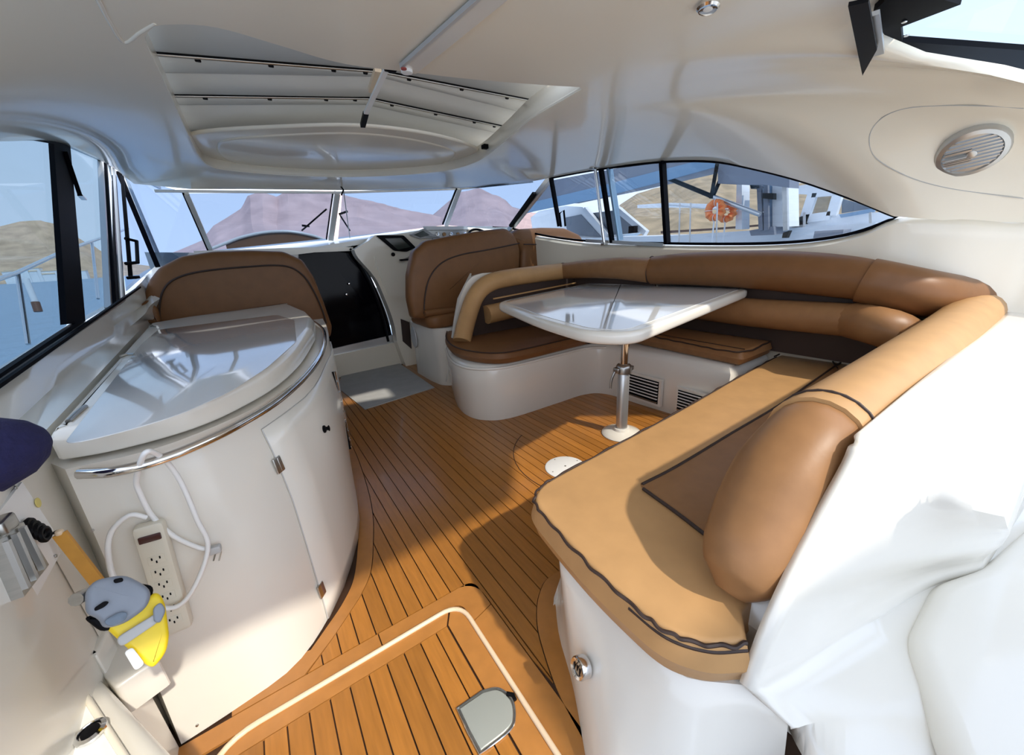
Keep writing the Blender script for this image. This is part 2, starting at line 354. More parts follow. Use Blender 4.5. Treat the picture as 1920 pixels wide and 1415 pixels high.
# port windows
w1 = thing('window_1', None, None, kind='structure')
pane('pane', [PW(-330, 940), PW(-330, 262), PW(0, 263), PW(100, 263), PW(125, 610)], 'gp', w1, V(-.006, 0, 0))
w2 = thing('window_2', None, None, kind='structure')
pane('pane', [PW(125, 268), PW(190, 300), PW(205, 575), PW(140, 612)], 'gp', w2, V(-.006, 0, 0))
pane('pane', [PW(212, 316), PW(232, 330), PW(292, 498), PW(238, 545)], 'gw', w2, V(-.006, 0, 0))
slab('pillar', [PW(90, 262), PW(122, 266), PW(149, 604), PW(113, 609)], V(.022, 0, 0), 'frame', w1)
bar('sill_seal', PW(-320, 922, .005), PW(152, 601, .005), .02, .022, 'frame', w1)
bar('sill_track', PW(-320, 934, .012), PW(232, 561, .012), .02, .016, 'alu', w1)
bar('sill_channel', PW(-320, 944, .014), PW(262, 538, .014), .014, .012, 'frame', w1)
for a, b, m_, wd in (((188, 298), (203, 578), 'alu', .03), ((196, 302), (212, 574), 'frame', .028), ((206, 306), (222, 570), 'chrome', .020), ((213, 312), (230, 560), 'alu', .022)):
    bar('mullion', PW(*a, .012), PW(*b, .012), .02, wd, m_, w2, up=(1, 0, 0))
bar('top_rail', PW(100, 258, .01), PW(205, 305, .01), .02, .03, 'alu', w2)
bar('top_rail', PW(203, 305, .01), PW(300, 352, .01), .02, .03, 'alu', w2)
bar('corner_frame', PW(222, 322, .012), PW(296, 500, .012), .02, .035, 'frame', w2, up=(1, 0, 0))
bar('corner_frame', PW(232, 326, .006), PW(303, 492, .006), .02, .03, 'alu', w2, up=(1, 0, 0))
bar('catch_bar', PW(229, 330, .03), PW(245, 520, .03), .012, .022, 'frame', w2, up=(1, 0, 0))
tube('catch_handle', [PW(235, 447, .03), PW(256, 452, .05), PW(258, 492, .05), PW(236, 494, .03)], .012, 'frame', w2)
boxr('catch_foot', PW(250, 520, .05), (.05, .14, .02), 'frame', w2)
slab('seal_flap', [PW(28, 262, .02), PW(60, 256, .02), PW(100, 262, .02), PW(100, 270, .02), PW(60, 263, .02)], V(.01, 0, 0), 'frame', w1)
# windscreen: two flat centre panes and two quarter panes
S.cycles.max_bounces = 14; S.cycles.diffuse_bounces = 8; S.cycles.transparent_max_bounces = 16
w3 = thing('window_3', None, None, kind='structure')
pane('pane', [WS(352, 362), WS(625, 362), WS(614, 450), WS(396, 472)], 'gw', w3, V(0, .006, 0))
pane('pane', [WS(642, 362), WS(856, 354), WS(832, 422), WS(634, 448)], 'gw', w3, V(0, .006, 0))
pane('pane', [PW(232, 328, .02), WS(345, 360), WS(392, 472), PW(300, 500, .02)], 'gw', w3, V(0, .006, 0))
pane('pane', [WS(862, 353), SW(1032, 332), SW(950, 432), WS(838, 422)], 'gw', w3, V(0, .006, 0))
bar('post', WS(349, 362), WS(396, 470), .035, .05, 'gel', w3, up=(0, 1, 0)); bar('post_seal', WS(343, 362, -.01), WS(390, 470, -.01), .012, .02, 'frame', w3, up=(0, 1, 0))
bar('post', WS(632, 362), WS(620, 448), .05, .05, 'white', w3, up=(0, 1, 0)); bar('post_seal', WS(624, 362, -.01), WS(612, 448, -.01), .010, .02, 'frame', w3, up=(0, 1, 0))
bar('post', WS(861, 353), WS(836, 422), .045, .05, 'white', w3, up=(0, 1, 0)); bar('post_seal', WS(856, 353, -.01), WS(830, 420, -.01), .012, .02, 'frame', w3, up=(0, 1, 0))
bar('screen_rail', WS(290, 358), WS(632, 361), .02, .02, 'white', w3); bar('screen_rail', WS(632, 361), WS(862, 354), .02, .02, 'white', w3)
bar('screen_rail', WS(862, 354), SW(1000, 340), .02, .02, 'white', w3)
# starboard windows
w4 = thing('window_4', None, None, kind='structure')
top4 = [SW(1035, 333), SW(1110, 319), SW(1180, 310), SW(1243, 303), SW(1330, 302), SW(1400, 313), SW(1500, 338), SW(1600, 373), SW(1682, 407)]
bot4 = [SW(1620, 431), SW(1560, 445), SW(1480, 454), SW(1380, 457), SW(1250, 456), SW(1110, 452), SW(1035, 444), SW(958, 428)]
pane('pane', [SW(1035, 333), SW(1110, 319), SW(1132, 316), SW(1156, 455), SW(1110, 452), SW(1035, 444), SW(958, 428)], 'gs', w4, V(.006, 0, 0))
pane('pane', [SW(1132, 316), SW(1180, 310), SW(1243, 303), SW(1252, 456), SW(1156, 455)], 'gs', w4, V(.006, 0, 0))
pane('pane', [SW(1243, 303)]+top4[4:]+bot4[:4]+[SW(1252, 456)], 'gs', w4, V(.006, 0, 0))
tube('gasket', cr(top4, 4)[:-1]+cr([SW(1682, 407)]+bot4, 4), .011, 'frame', w4, closed=False, seg=6)
bar('screen_pillar', SW(1034, 331), SW(955, 432), .05, .05, 'alu', w4, up=(1, 0, 0)); bar('pillar_cover', SW(1003, 362, -.03), SW(958, 424, -.03), .03, .05, 'black', w4, up=(1, 0, 0))
for a, b, wd in (((1127, 318), (1148, 455), .04), ((1242, 302), (1251, 456), .055)): bar('mullion', SW(*a, -.012), SW(*b, -.012), .03, wd, 'frame', w4, up=(1, 0, 0))
bar('mullion', SW(1033, 333, -.012), SW(1049, 424, -.012), .03, .035, 'frame', w4, up=(1, 0, 0))
bar('inner_track', SW(1143, 316, .02), SW(1163, 450, .02), .02, .065, 'bluec', w4, up=(1, 0, 0))
bar('sill_track', SW(1100, 451, -.01), SW(1245, 459, -.01), .035, .03, 'steel', w4)
tube('catch_handle', [SW(1052, 425, -.03), SW(1049, 400, -.05), SW(1057, 394, -.05), SW(1060, 424, -.03)], .010, 'frame', w4)
# ================================================================== aft wall behind the settee, with moulded steps
YA = .22
YA_ = YA
r0 = [Y(1602, 822, YA), Y(1650, 778, YA), Y(1700, 735, YA), Y(1760, 688, YA), Y(1830, 632, YA), V(4.1, YA, .80)]
r0b = [Z(1600, 836, .835), Z(1655, 800, .835), Z(1712, 765, .83), Z(1780, 730, .82), Z(1855, 690, .80), V(4.0, .08, .79)]
r1 = [Z(1584, 868, .80), Z(1660, 872, .795), Z(1740, 890, .785), Z(1800, 905, .785), Z(1865, 915, .78), V(3.9, .02, .77)]
r2 = [Y(1520, 990, YA), Z(1610, 1010, .62), Z(1700, 1010, .60), Z(1790, 1010, .58), Z(1880, 1000, .57), V(3.8, -.05, .57)]
r3 = [Y(1440, 1160, YA), Z(1560, 1130, .42), Z(1660, 1090, .40), Z(1745, 1062, .38), Z(1835, 1044, .37), V(3.7, -.12, .37)]
r4 = [Y(1394, 1284, YA), Z(1500, 1240, .325), Z(1620, 1170, .315), Z(1740, 1100, .305), Z(1835, 1073, .305), V(3.6, -.16, .305)]
r5 = [Z(1418, 1304, .33), Z(1520, 1290, .30), Z(1650, 1230, .30), Z(1750, 1150, .30), Z(1840, 1110, .30), V(3.5, -.3, .30)]
r6 = [Z(1482, 1362, .30), Z(1560, 1350, .30), Z(1680, 1310, .30), Z(1790, 1250, .30), Z(1880, 1200, .30), V(2.4, -.6, .30)]
r7 = [Z(1484, 1362, .24), Z(1560, 1500, .24), Z(1700, 1600, .24), V(.9, -.5, .24), V(1.4, -.8, .24), V(2.2, -1.0, .24)]
rows_ = [cr(r[:5], 5)+[r[4].lerp(r[5], q) for q in (.12, .3, .6, 1)] for r in (r0, r0b, r1, r2, r3, r4, r5, r6, r7)]
cols_ = list(zip(*rows_)); cols_ = [cr(list(c[:6]), 4)+list(c[6:]) for c in cols_]
wa = tag(loft('wall_aft', cols_, 'gel', closed=False, sharp=60), kind='structure')
sm_ = wa.modifiers.new('thick', 'SOLIDIFY'); sm_.thickness = .02; sm_.offset = 0
mo = rnd([Z(1692, 1212, .295), Z(1742, 1108, .295), Z(1830, 1078, .295), V(3.0, -.25, .295), V(3.0, -1.2, .295), V(.62, -1.2, .295), Z(1790, 1500, .295), Z(1755, 1415, .295)], .05, 5)
pad('step_moulding', mo, V(0, 0, 1), .05, .045, 'gel', wa, rb=0)
slab('sole', [V(.95, -1.25, -.005), V(4.2, -1.25, -.005), V(4.2, .2, -.005), V(.95, .2, -.005)], V(0, 0, .235), 'gel', wa)
slab('core', [V(.80, .235, -.005), V(4.1, .235, -.005), V(4.1, .235, .78), V(1.12, .235, .80), V(.82, .235, .40)], V(0, .05, 0), 'gel', wa)
# ================================================================== forward bulkhead, companionway, dash
bk = tag(slab('wall_front', [V(-.7, 4.78, -.04), V(-.7, 4.78, 1.46), Y(400, 474, 4.78), Y(590, 464, 4.78), Y(660, 462, 4.78), Y(590, 640, 4.78)+V(0, 0, 0), Y(588, 672, 4.78), V(.55, 4.78, -.04)], V(0, .05, 0), 'gel'), kind='structure')
dash = thing('dashboard', 'white moulded dash shelf under the windscreen', 'dashboard')
dl = [Y(385, 474, 4.7), Y(590, 463, 4.7), Y(660, 462, 4.7), Y(700, 446, 4.7), Y(835, 424, 4.7), Y(960, 426, 4.7), V(2.9, 4.7, 1.60), V(2.9, 5.25, 1.60), V(-.3, 5.25, 1.46), V(-.35, 4.7, 1.45)]
slab('shelf', dl, V(0, 0, -.05), 'gel', dash)
slab('front_lip', [Y(430, 478, 4.69), Y(590, 465, 4.69), Y(662, 463, 4.69), Y(662, 470, 4.69), Y(590, 473, 4.69), Y(430, 492, 4.69)], V(0, .04, 0), 'head', dash)
hood = thing('sun_pad', 'brown oval sunpad with cream rim seen through the left windscreen pane', 'sunpad')
hp = [Y(423, 458, 5.6), Y(455, 446, 5.6), Y(500, 437, 5.6), Y(545, 436, 5.6), Y(585, 443, 5.6), Y(606, 450, 5.6)]
slab('cushion', cr(hp, 5)+[V(hp[-1].x, 5.6, .70), V(hp[0].x, 5.6, .70)], V(0, .3, 0), 'brown', hood)
tube('rim', [p+V(0, -.01, .01) for p in cr([Y(395, 469, 5.58)]+hp, 6)], .016, 'gel', hood)
# companionway: smoked sliding door, curved white jamb, step riser
cw = tag(thing('door_1', None, None), kind='structure')
slab('door_panel', cr([Y(560, 474, 4.76), Y(600, 468, 4.76), Y(655, 465, 4.76), Y(680, 490, 4.74), Y(705, 540, 4.73), Y(725, 590, 4.72), Y(737, 636, 4.72)], 5)+[Y(690, 648, 4.72), Y(618, 664, 4.72), Y(560, 640, 4.72)], V(0, .02, 0), 'smoke', cw)
tube('jamb_seal', cr([Y(656, 466, 4.70), Y(668, 484, 4.70), Y(700, 545, 4.70), Y(718, 596, 4.70), Y(728, 640, 4.70)], 5), .016, 'black', cw)
tube('jamb_trim', cr([Y(664, 466, 4.68), Y(690, 500, 4.68), Y(722, 560, 4.68), Y(738, 606, 4.68), Y(743, 642, 4.68)], 5), .022, 'chrome', cw)
slab('threshold', [Y(618, 655, 4.70), Y(736, 628, 4.70), Y(740, 642, 4.70), Y(622, 668, 4.70)], V(0, .04, 0), 'alu', cw)
slab('step_riser', [Y(600, 672, 4.66), Y(742, 642, 4.66), Y(775, 660, 4.66), Y(795, 700, 4.66), V(1.6, 4.66, -.01), V(.45, 4.66, -.01)], V(0, .05, 0), 'head', cw)
for x, y in ((655, 532), (650, 552)): disc('door_stud', Y(x, y, 4.71), V(0, -1, 0), .012, .006, 'chrome', cw, seg=12)
# ================================================================== SETTEE
def piping(pts, m='pipe', parent=None, r=.006, wob=0, closed=False, nm='piping'):
    P = cr(pts, 8, closed) if len(pts) > 2 else [Vector(p) for p in pts]
    if wob:
        P = resamp(dedup(P), .012, False); P = [p+V(math.sin(i*.55)*wob, math.cos(i*.41)*wob, math.sin(i*.7)*wob*.5) for i, p in enumerate(P)]
    return tube(nm, P, r, m, parent, seg=6, closed=closed)
G = 'settee cushions'
# --- forward and starboard base moulding
fb = [V(1.50, 3.45, 0), V(1.40, 3.25, 0), V(1.29, 2.95, 0), V(1.245, 2.69, 0), V(1.30, 2.49, 0), V(1.50, 2.36, 0), V(2.0, 2.34, 0), V(2.30, 2.33, 0), V(2.44, 2.22, 0), V(2.47, 1.9, 0), V(2.52, 1.2, 0)]
fbl = cr(fb, 6)+[V(3.04, 1.2, 0), V(3.04, 3.45, 0)]
base1 = thing('settee_base', 'white moulded settee base under the forward and starboard seats', 'settee base')
loft('body', [[p+V(0, 0, z) for p in offs(fbl, V(0, 0, 1), d)] for z, d in ((0, .02), (.06, .012), (.30, .0), (.42, -.005), (.455, .012), (.468, .03))], 'gel', base1)
ledge = [p+V(0, 0, .44) for p in cr(fb[1:9], 6)]
tube('moulded_ledge', ledge, .012, 'gel', base1)
for q in ((797, 685), (850, 668)):
    pass
for k, (x, y) in enumerate(((998, 668), (1120, 640))):
    disc('snap_stud', Z(x, y, .45), V(-.2, -1, 0), .009, .008, 'chrome', base1, seg=10)
# --- forward seat cushion
ft = [Z(x, y, .57) for x, y in ((845, 607), (836, 628), (847, 646), (880, 657), (938, 661), (1000, 650), (1090, 629), (1170, 611))]
fs = cr(ft, 5)+[V(2.62, 2.36, .57), V(2.75, 2.95, .57), V(1.62, 3.08, .57)]
fs = [W(p, .475) for p in fs]
c1 = thing('seat_cushion', 'brown seat cushion at the forward end of the settee behind the helm seat', 'cushion', G)
pad('pad', fs, V(0, 0, 1), .095, .022, 'brown', c1, puff=.012, rb=.03)
piping([W(p, .568) for p in cr(ft, 5)][::3], parent=c1, r=.0055)
# --- starboard seat cushion
st_ = [X(1150, 596, 2.62), X(1236, 617, 2.60), X(1335, 637, 2.58), X(1432, 660, 2.56), V(2.60, 1.10, 0), V(3.0, 1.10, 0), V(3.0, 2.95, 0), V(2.72, 2.95, 0)]
c2 = thing('seat_cushion', 'tan seat cushion along the starboard side above the air vents', 'cushion', G)
pad('pad', rnd([W(V(2.60, 2.40, 0), .475), V(2.58, 1.75, .475), V(2.56, 1.16, .475), V(2.98, 1.16, .475), V(2.98, 2.9, .475), V(2.80, 2.9, .475)], .03, 3), V(0, 0, 1), .10, .022, 'leather', c2, puff=.012, rb=.03)
piping([V(2.597, 2.38, .570), V(2.58, 2.0, .574), V(2.572, 1.6, .566), V(2.565, 1.18, .572), V(2.97, 1.17, .572)], parent=c2, r=.006, wob=.003)
piping([V(2.66, 2.40, .577), V(2.645, 1.8, .577), V(2.63, 1.18, .577)], parent=c2, r=.004, nm='seam')
# --- aft base moulding (with the near rounded end)
ab = [V(.47, .236, 0), V(.385, .29, 0), V(.395, .343, 0), V(.43, .474, 0), V(.49, .60, 0), V(.56, .69, 0), V(.66, .81, 0), V(.80, .90, 0), V(1.1, .95, 0), V(2.0, 1.0, 0), V(2.5, 1.05, 0)]
at = [Z(x, y, .34) for x, y in ((1396, 1284), (1340, 1296), (1285, 1290), (1240, 1262), (1180, 1192), (1110, 1118), (1052, 1062))]+[V(.74, .86, .34), V(1.1, .93, .34), V(2.0, .98, .34), V(2.5, 1.03, .34)]
ab2 = [V(.76, .12, 0), V(.62, .12, 0), V(.48, .17, 0), V(.41, .25, 0), V(.395, .343, 0), Z(1075, 1290, 0), Z(1048, 1190, 0), Z(1041, 1120, 0), V(.70, .86, 0), V(1.1, .93, 0), V(2.4, 1.03, 0)]
at2 = [Z(1478, 1354, .29), Z(1440, 1328, .30), Z(1400, 1312, .30), Z(1345, 1306, .305), Z(1290, 1298, .305), Z(1235, 1262, .305), Z(1170, 1185, .305), Z(1100, 1112, .305), Z(1050, 1060, .305), V(.78, .88, .305), V(1.1, .93, .305), V(2.4, 1.02, .305)]
A_, B_ = cr(ab2, 6), cr(at2, 6)
A_ = A_[:len(B_)]; B_ = B_[:len(A_)]
def eqn(P, n):
    L = [0]
    for a, b in zip(P, P[1:]): L.append(L[-1]+(b-a).length)
    o = []; j = 0
    for k in range(n):
        s = L[-1]*k/(n-1)
        while j < len(L)-2 and L[j+1] < s: j += 1
        o.append(P[j].lerp(P[j+1], (s-L[j])/max(1e-9, L[j+1]-L[j])))
    return o
A_, B_ = eqn(cr(ab2, 6), 60), eqn(cr(at2, 6), 60)
secs = []
for t, o_ in ((0, 0), (.15, .0), (.4, .008), (.7, .010), (.9, .004), (1, 0)):
    row = [a.lerp(b, t) for a, b in zip(A_, B_)]; secs.append(row+[V(2.4, .24, row[-1].z), V(.85, .24, row[-1].z)])
secs.append([p+V(0, 0, .018) for p in offs(secs[-1], V(0, 0, 1), .02)])
base2 = thing('settee_base', 'white moulded base of the aft seat with a round chrome fitting', 'settee base')
loft('body', secs, 'gel', base2)
fc = Z(1086, 1252, .16); fn = V(-.93, .10, .30)
fc = D(1086, 1252, (fc-CP).length*.985)
fit = tag(thing('courtesy_light', 'round chrome fitting on the side of the aft seat base', 'light'))
lathe('bezel', fc, [(.030, -.02), (.030, .004), (.027, .009), (.020, .006), (.020, .002)], 'chrome', fit, n=fn)
lathe('lens', fc, [(.019, -.006), (.019, .003), (.010, .006), (.0, .006)], 'steel', fit, n=fn)
for k in (-1, 0, 1):
    uu = fn.normalized().cross(V(0, 0, 1)).normalized()*.011*k; bar('grille_bar', fc+fn.normalized()*.007+uu-V(0, 0, .014), fc+fn.normalized()*.007+uu+V(0, 0, .014), .003, .003, 'black', fit, up=fn)
# --- aft seat cushion
TP = .455
apx = [(1404, 1204), (1330, 1206), (1250, 1180), (1180, 1126), (1100, 1052), (1030, 976), (1003, 940), (1010, 915), (1040, 893), (1130, 845), (1280, 765), (1380, 708), (1455, 668)]
ap = [Z(x, y, TP) for x, y in apx]
al = cr(ap, 5)+[V(3.15, 1.14, TP), V(3.2, .34, TP), V(.80, .28, TP)]
c3 = thing('seat_cushion', 'large tan aft seat cushion with wavy piping in the foreground', 'cushion', G)
pad('pad', [W(p, .312) for p in al], V(0, 0, 1), .143, .018, 'leather2', c3, puff=.014, rb=.035)
for v in bpy.data.objects[c3.children[0].name].data.vertices: pass
piping([W(p, TP-.006) for p in cr(ap, 5)][::2], parent=c3, r=.0050, wob=.0032)
piping([W(p, TP-.024) for p in ap[:4]], parent=c3, r=.0045)
ins = [Z(1450, 985, TP+.004)]+[Z(x, y, TP+.006) for x, y in ((1335, 1012), (1270, 962), (1206, 916), (1204, 908), (1271, 873), (1372, 812), (1472, 752), (1566, 686), (1600, 668))]
c3b = pad('inset_panel', [W(p, TP-.01) for p in (ins[1:4]+[Z(1202, 910, TP)]+ins[5:9]+[V(2.4, .4, 0), V(.98, .4, 0)])], V(0, 0, 1), .016, .005, 'leather', c3, rb=0)
piping(ins[1:4], parent=c3, r=.0062); piping(ins[4:], parent=c3, r=.0062)
piping([Z(1452, 668, TP+.006), Z(1500, 648, TP+.006), Z(1545, 660, TP+.006), Z(1570, 690, TP+.006)], parent=c3, r=.005, nm='seam')
# --- backrest bolsters
def roll(name, label, pts, r, m, cat='cushion', sc=None, sm=6, seams=()):
    t = thing(name, label, cat, 'settee backrest bolsters'); P = cr(pts, sm)
    o = tube('roll', P, r, m, t, seg=20)
    for s in seams:
        i = int(s*(len(P)-1)); tt = (P[min(i+1, len(P)-1)]-P[max(i-1, 0)]).normalized(); u = tt.orthogonal().normalized(); v = tt.cross(u)
        R_ = (r(s) if callable(r) else r)+.001
        tube('seam', [P[i]+(u*math.cos(a*.2618)+v*math.sin(a*.2618))*R_ for a in range(24)], .0045, 'pipe', t, closed=True, seg=6)
    return t
YF = 3.02
roll('bolster', 'tan bolster bent down like an arm at the forward end of the settee', [Y(866, 640, YF-.12), Y(874, 605, YF-.06), Y(890, 558, YF), Y(915, 532, YF), Y(960, 520, YF), Y(1056, 508, YF)], .078, 'leather2', seams=())
roll('bolster', 'tan bolster behind the table on the forward settee back', [Y(1056, 508, YF-.01), X(1105, 504, 2.70), X(1160, 503, 2.72), X(1218, 507, 2.78)], lambda t: .076+.024*t, 'leather', seams=(0,))
roll('bolster', 'long brown bolster below the starboard window', [X(1222, 507, 2.82), X(1290, 504, 2.88), X(1400, 505, 2.93), X(1500, 511, 2.95), X(1580, 519, 2.95), X(1635, 527, 2.94)], lambda t: .112+.018*math.sin(math.pi*t), 'brown', seams=(0, 1))
roll('bolster', 'brown corner bolster where the starboard and aft backrests meet', [X(1622, 526, 2.94), X(1650, 532, 2.95), X(1720, 548, 3.02), X(1790, 560, 3.3), X(1850, 570, 3.6)], lambda t: .125, 'brown', seams=())
YB = .315
roll('bolster', 'long pale tan bolster along the top of the aft backrest', [V(3.95, YB+.02, .82), V(3.4, YB+.01, .81), V(2.7, YB, .79), V(2.0, YB, .78), V(1.55, YB, .775), V(1.15, YB, .775)], lambda t: .115, 'leather2', seams=(.97,))
roll('bolster', 'fat rounded bolster end leaning on the near corner of the aft seat', [V(1.22, YB, .775), V(1.12, YB+.0, .765), V(1.02, YB+.01, .70), V(.945, YB+.01, .62), V(.875, YB+.005, .555), V(.835, YB+.0, .505), V(.805, YB-.0, .470)], lambda t: [.105, .108, .113, .112, .102, .082, .035][min(6, int(t*6))]+( [.105, .108, .113, .112, .102, .082, .035][min(6, int(t*6)+1)]-[.105, .108, .113, .112, .102, .082, .035][min(6, int(t*6))])*(t*6-int(t*6)), 'leather')
# --- backrest panels and lower cushions
bp = base1
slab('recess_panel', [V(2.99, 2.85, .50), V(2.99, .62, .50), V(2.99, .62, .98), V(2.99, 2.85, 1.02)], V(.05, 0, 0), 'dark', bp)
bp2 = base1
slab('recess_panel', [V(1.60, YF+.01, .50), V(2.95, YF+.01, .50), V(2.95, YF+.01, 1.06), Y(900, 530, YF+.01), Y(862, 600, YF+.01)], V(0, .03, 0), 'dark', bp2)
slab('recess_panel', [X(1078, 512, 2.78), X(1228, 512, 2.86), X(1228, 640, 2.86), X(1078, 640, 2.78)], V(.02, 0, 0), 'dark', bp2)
slab('outer_shell', cr([Y(905, 512, 3.10), Y(884, 520, 3.10), Y(868, 545, 3.10), Y(856, 590, 3.10), Y(846, 650, 3.10)], 4)+[V(1.6, 3.10, .44), V(2.9, 3.10, .44), V(2.9, 3.10, 1.08)], V(0, .03, 0), 'gel', bp2)
def lowc(label, pts, r, m):
    t = thing('back_cushion', label, 'cushion', 'lower back cushions'); P = cr(pts, 5)
    tube('pad', P, r, m, t, seg=16); return t
lowc('dark tan lower back cushion beside the starboard seat', [X(1195, 558, 2.93), X(1290, 572, 2.93), X(1400, 585, 2.93), X(1500, 593, 2.93), X(1592, 600, 2.92)], .10, 'leather')
lowc('lower corner back cushion at the starboard aft corner', [X(1598, 600, 2.92), X(1680, 622, 2.88), Y(1750, 660, .50)], .105, 'leather')
lowc('tan lower back cushion at the forward end under the bolster', [Y(912, 590, YF-.03), Y(990, 573, YF-.03), Y(1100, 556, YF-.03), Y(1160, 546, YF-.03)], .085, 'leather2')
br_ = thing('backrest_rail', 'thin cream rail under the forward bolster', 'rail')
bar('rail', Y(925, 560, YF-.06), Y(1110, 524, YF-.06), .012, .012, 'leather2', br_)
# --- air vents in the settee base
for k, (px0, px1, y0, y1, lb) in enumerate(((1178, 1236, 705, 752, 'black louvred air vent beside the table post'), (1272, 1330, 735, 782, 'black louvred air vent half hidden behind the aft seat'))):
    t = thing('air_vent', lb, 'vent', 'settee base air vents'); XV = 2.462 if k == 0 else 2.49
    a, b = X((px0), (y0+y1)/2-8, XV), X(px1, (y0+y1)/2+8, XV)
    ya, yb = a.y, b.y; zt, zb = X(px0, y0-6, XV).z, X(px0, y1-14, XV).z
    slab('frame', [V(XV-.012, ya+.02, zb-.02), V(XV-.012, yb-.02, zb-.02), V(XV-.012, yb-.02, zt+.02), V(XV-.012, ya+.02, zt+.02)], V(.03, 0, 0), 'gel', t)
    slab('recess', [V(XV-.014, ya, zb), V(XV-.014, yb, zb), V(XV-.014, yb, zt), V(XV-.014, ya, zt)], V(.004, 0, 0), 'black', t)
    for j in range(7):
        z = zb+(zt-zb)*(j+.5)/7; bar('slat', V(XV-.020, ya-.004, z), V(XV-.020, yb+.004, z), .010, .006, 'steel' if j == 0 else 'white', t)
# ================================================================== TABLE
tb = thing('table', 'glossy white dining table on a single chrome post', 'table')
ZT = .93
tl = [Z(x, y, ZT) for x, y in ((1165, 517), (934, 566), (1082, 622), (1200, 622), (1290, 585), (1412, 540), (1378, 528))]
tl = [Z(1168, 517, ZT), Z(928, 566, ZT), Z(1010, 598, ZT), Z(1100, 622, ZT), Z(1190, 624, ZT), Z(1405, 542, ZT), Z(1372, 529, ZT)]
tl = [W(p, ZT-.06) for p in tl]
TLr = rnd(tl, [.12, .15, .25, .25, .14, .08, .10], 8)
pad('table_top', TLr, V(0, 0, 1), .06, .022, 'gel', tb, rb=.022)
inn = offs(dedup([W(p, ZT+.0) for p in TLr]), V(0, 0, 1), .055)
pad('top_inlay', inn, V(0, 0, 1), .0025, .001, mat('glossy_white_inlay', (.66, .67, .68), .06, coat=.8), tb, rb=0)
PB = Z(1165, 812, 0)
lathe('base_plate', PB, [(.135, 0), (.14, .004), (.135, .012), (.10, .024), (.062, .034), (.055, .05), (.0, .05)], 'gel', tb)
lathe('post', PB, [(.040, .04), (.040, .50), (.036, .505), (.0, .505)], 'alu', tb)
lathe('upper_post', PB, [(.030, .50), (.030, ZT-.058), (.0, ZT-.058)], 'chrome', tb)
lathe('collar', PB, [(.042, .455), (.052, .46), (.052, .50), (.046, .515), (.032, .525)], 'steel', tb)
boxr('clamp', PB+V(-.052, .01, .485), (.04, .05, .035), 'steel', tb, r=.006); boxr('clamp', PB+V(.052, -.01, .485), (.04, .04, .03), 'steel', tb, r=.006)
tube('lever', [PB+V(-.065, .02, .475), PB+V(-.085, .03, .42), PB+V(-.092, .03, .36)], .009, 'steel', tb, sm=4)
bar('underside_cleat', Z(1100, 640, ZT-.075), Z(1210, 622, ZT-.075), .03, .02, 'black', tb)
fp = thing('floor_plate', 'round white table socket plate on the teak floor', 'floor plate')
FPc = Z(1060, 876, 0)
lathe('plate', FPc, [(.125, 0), (.125, .004), (.115, .009), (.0, .010)], 'white', fp, seg=40)
for a in (0, 1.57, 3.14, 4.71): disc('screw', FPc+V(math.cos(a)*.1, math.sin(a)*.1, .0095), V(0, 0, 1), .004, .001, 'steel', fp, seg=8, bev=.0003)
disc('socket_cap', FPc+V(0, 0, .010), V(0, 0, 1), .006, .001, 'steel', fp, seg=10, bev=.0003)
# --- round inlay joint around the plate
tag(tube('trim_2', [PB.lerp(FPc, .5)+V(math.cos(a)*.55, math.sin(a)*.55, .0) for a in [math.radians(118+k*7) for k in range(15)]], .003, 'caulk', seg=4), kind='structure')
# ================================================================== MAT, HATCH PULL
fm = thing('floor_mat', 'grey mat on the teak floor in front of the companionway step', 'mat')
pad('mat', [Z(x, y, 0) for x, y in ((634, 728), (684, 768), (815, 727), (748, 681), (640, 706))], V(0, 0, 1), .008, .003, 'mat_', fm, rb=0)
hp_ = thing('hatch_pull', 'D-shaped metal lifting ring plate in the near teak hatch', 'handle')
hl = [Z(857, 1330, 0), Z(905, 1297, 0), Z(935, 1292, 0), Z(960, 1312, 0), Z(966, 1345, 0), Z(955, 1372, 0), Z(900, 1416, 0), Z(878, 1375, 0)]
hl = [hl[0]]+cr(hl[1:7], 5)+[hl[7]]
pad('plate', hl, V(0, 0, 1), .004, .001, 'steel', hp_, rb=0)
pad('cover', offs(dedup([W(p, .004) for p in hl]), V(0, 0, 1), .007), V(0, 0, 1), .004, .002, mat('grey_green_metal', (.40, .42, .38), .35, metal=.3), hp_, rb=0)
tube('latch', [Z(950, 1300, .008), Z(962, 1302, .008), Z(966, 1312, .008)], .006, 'black', hp_)
tube('rim', [W(p, .005) for p in hl], .003, 'chrome', hp_, closed=True, seg=6)
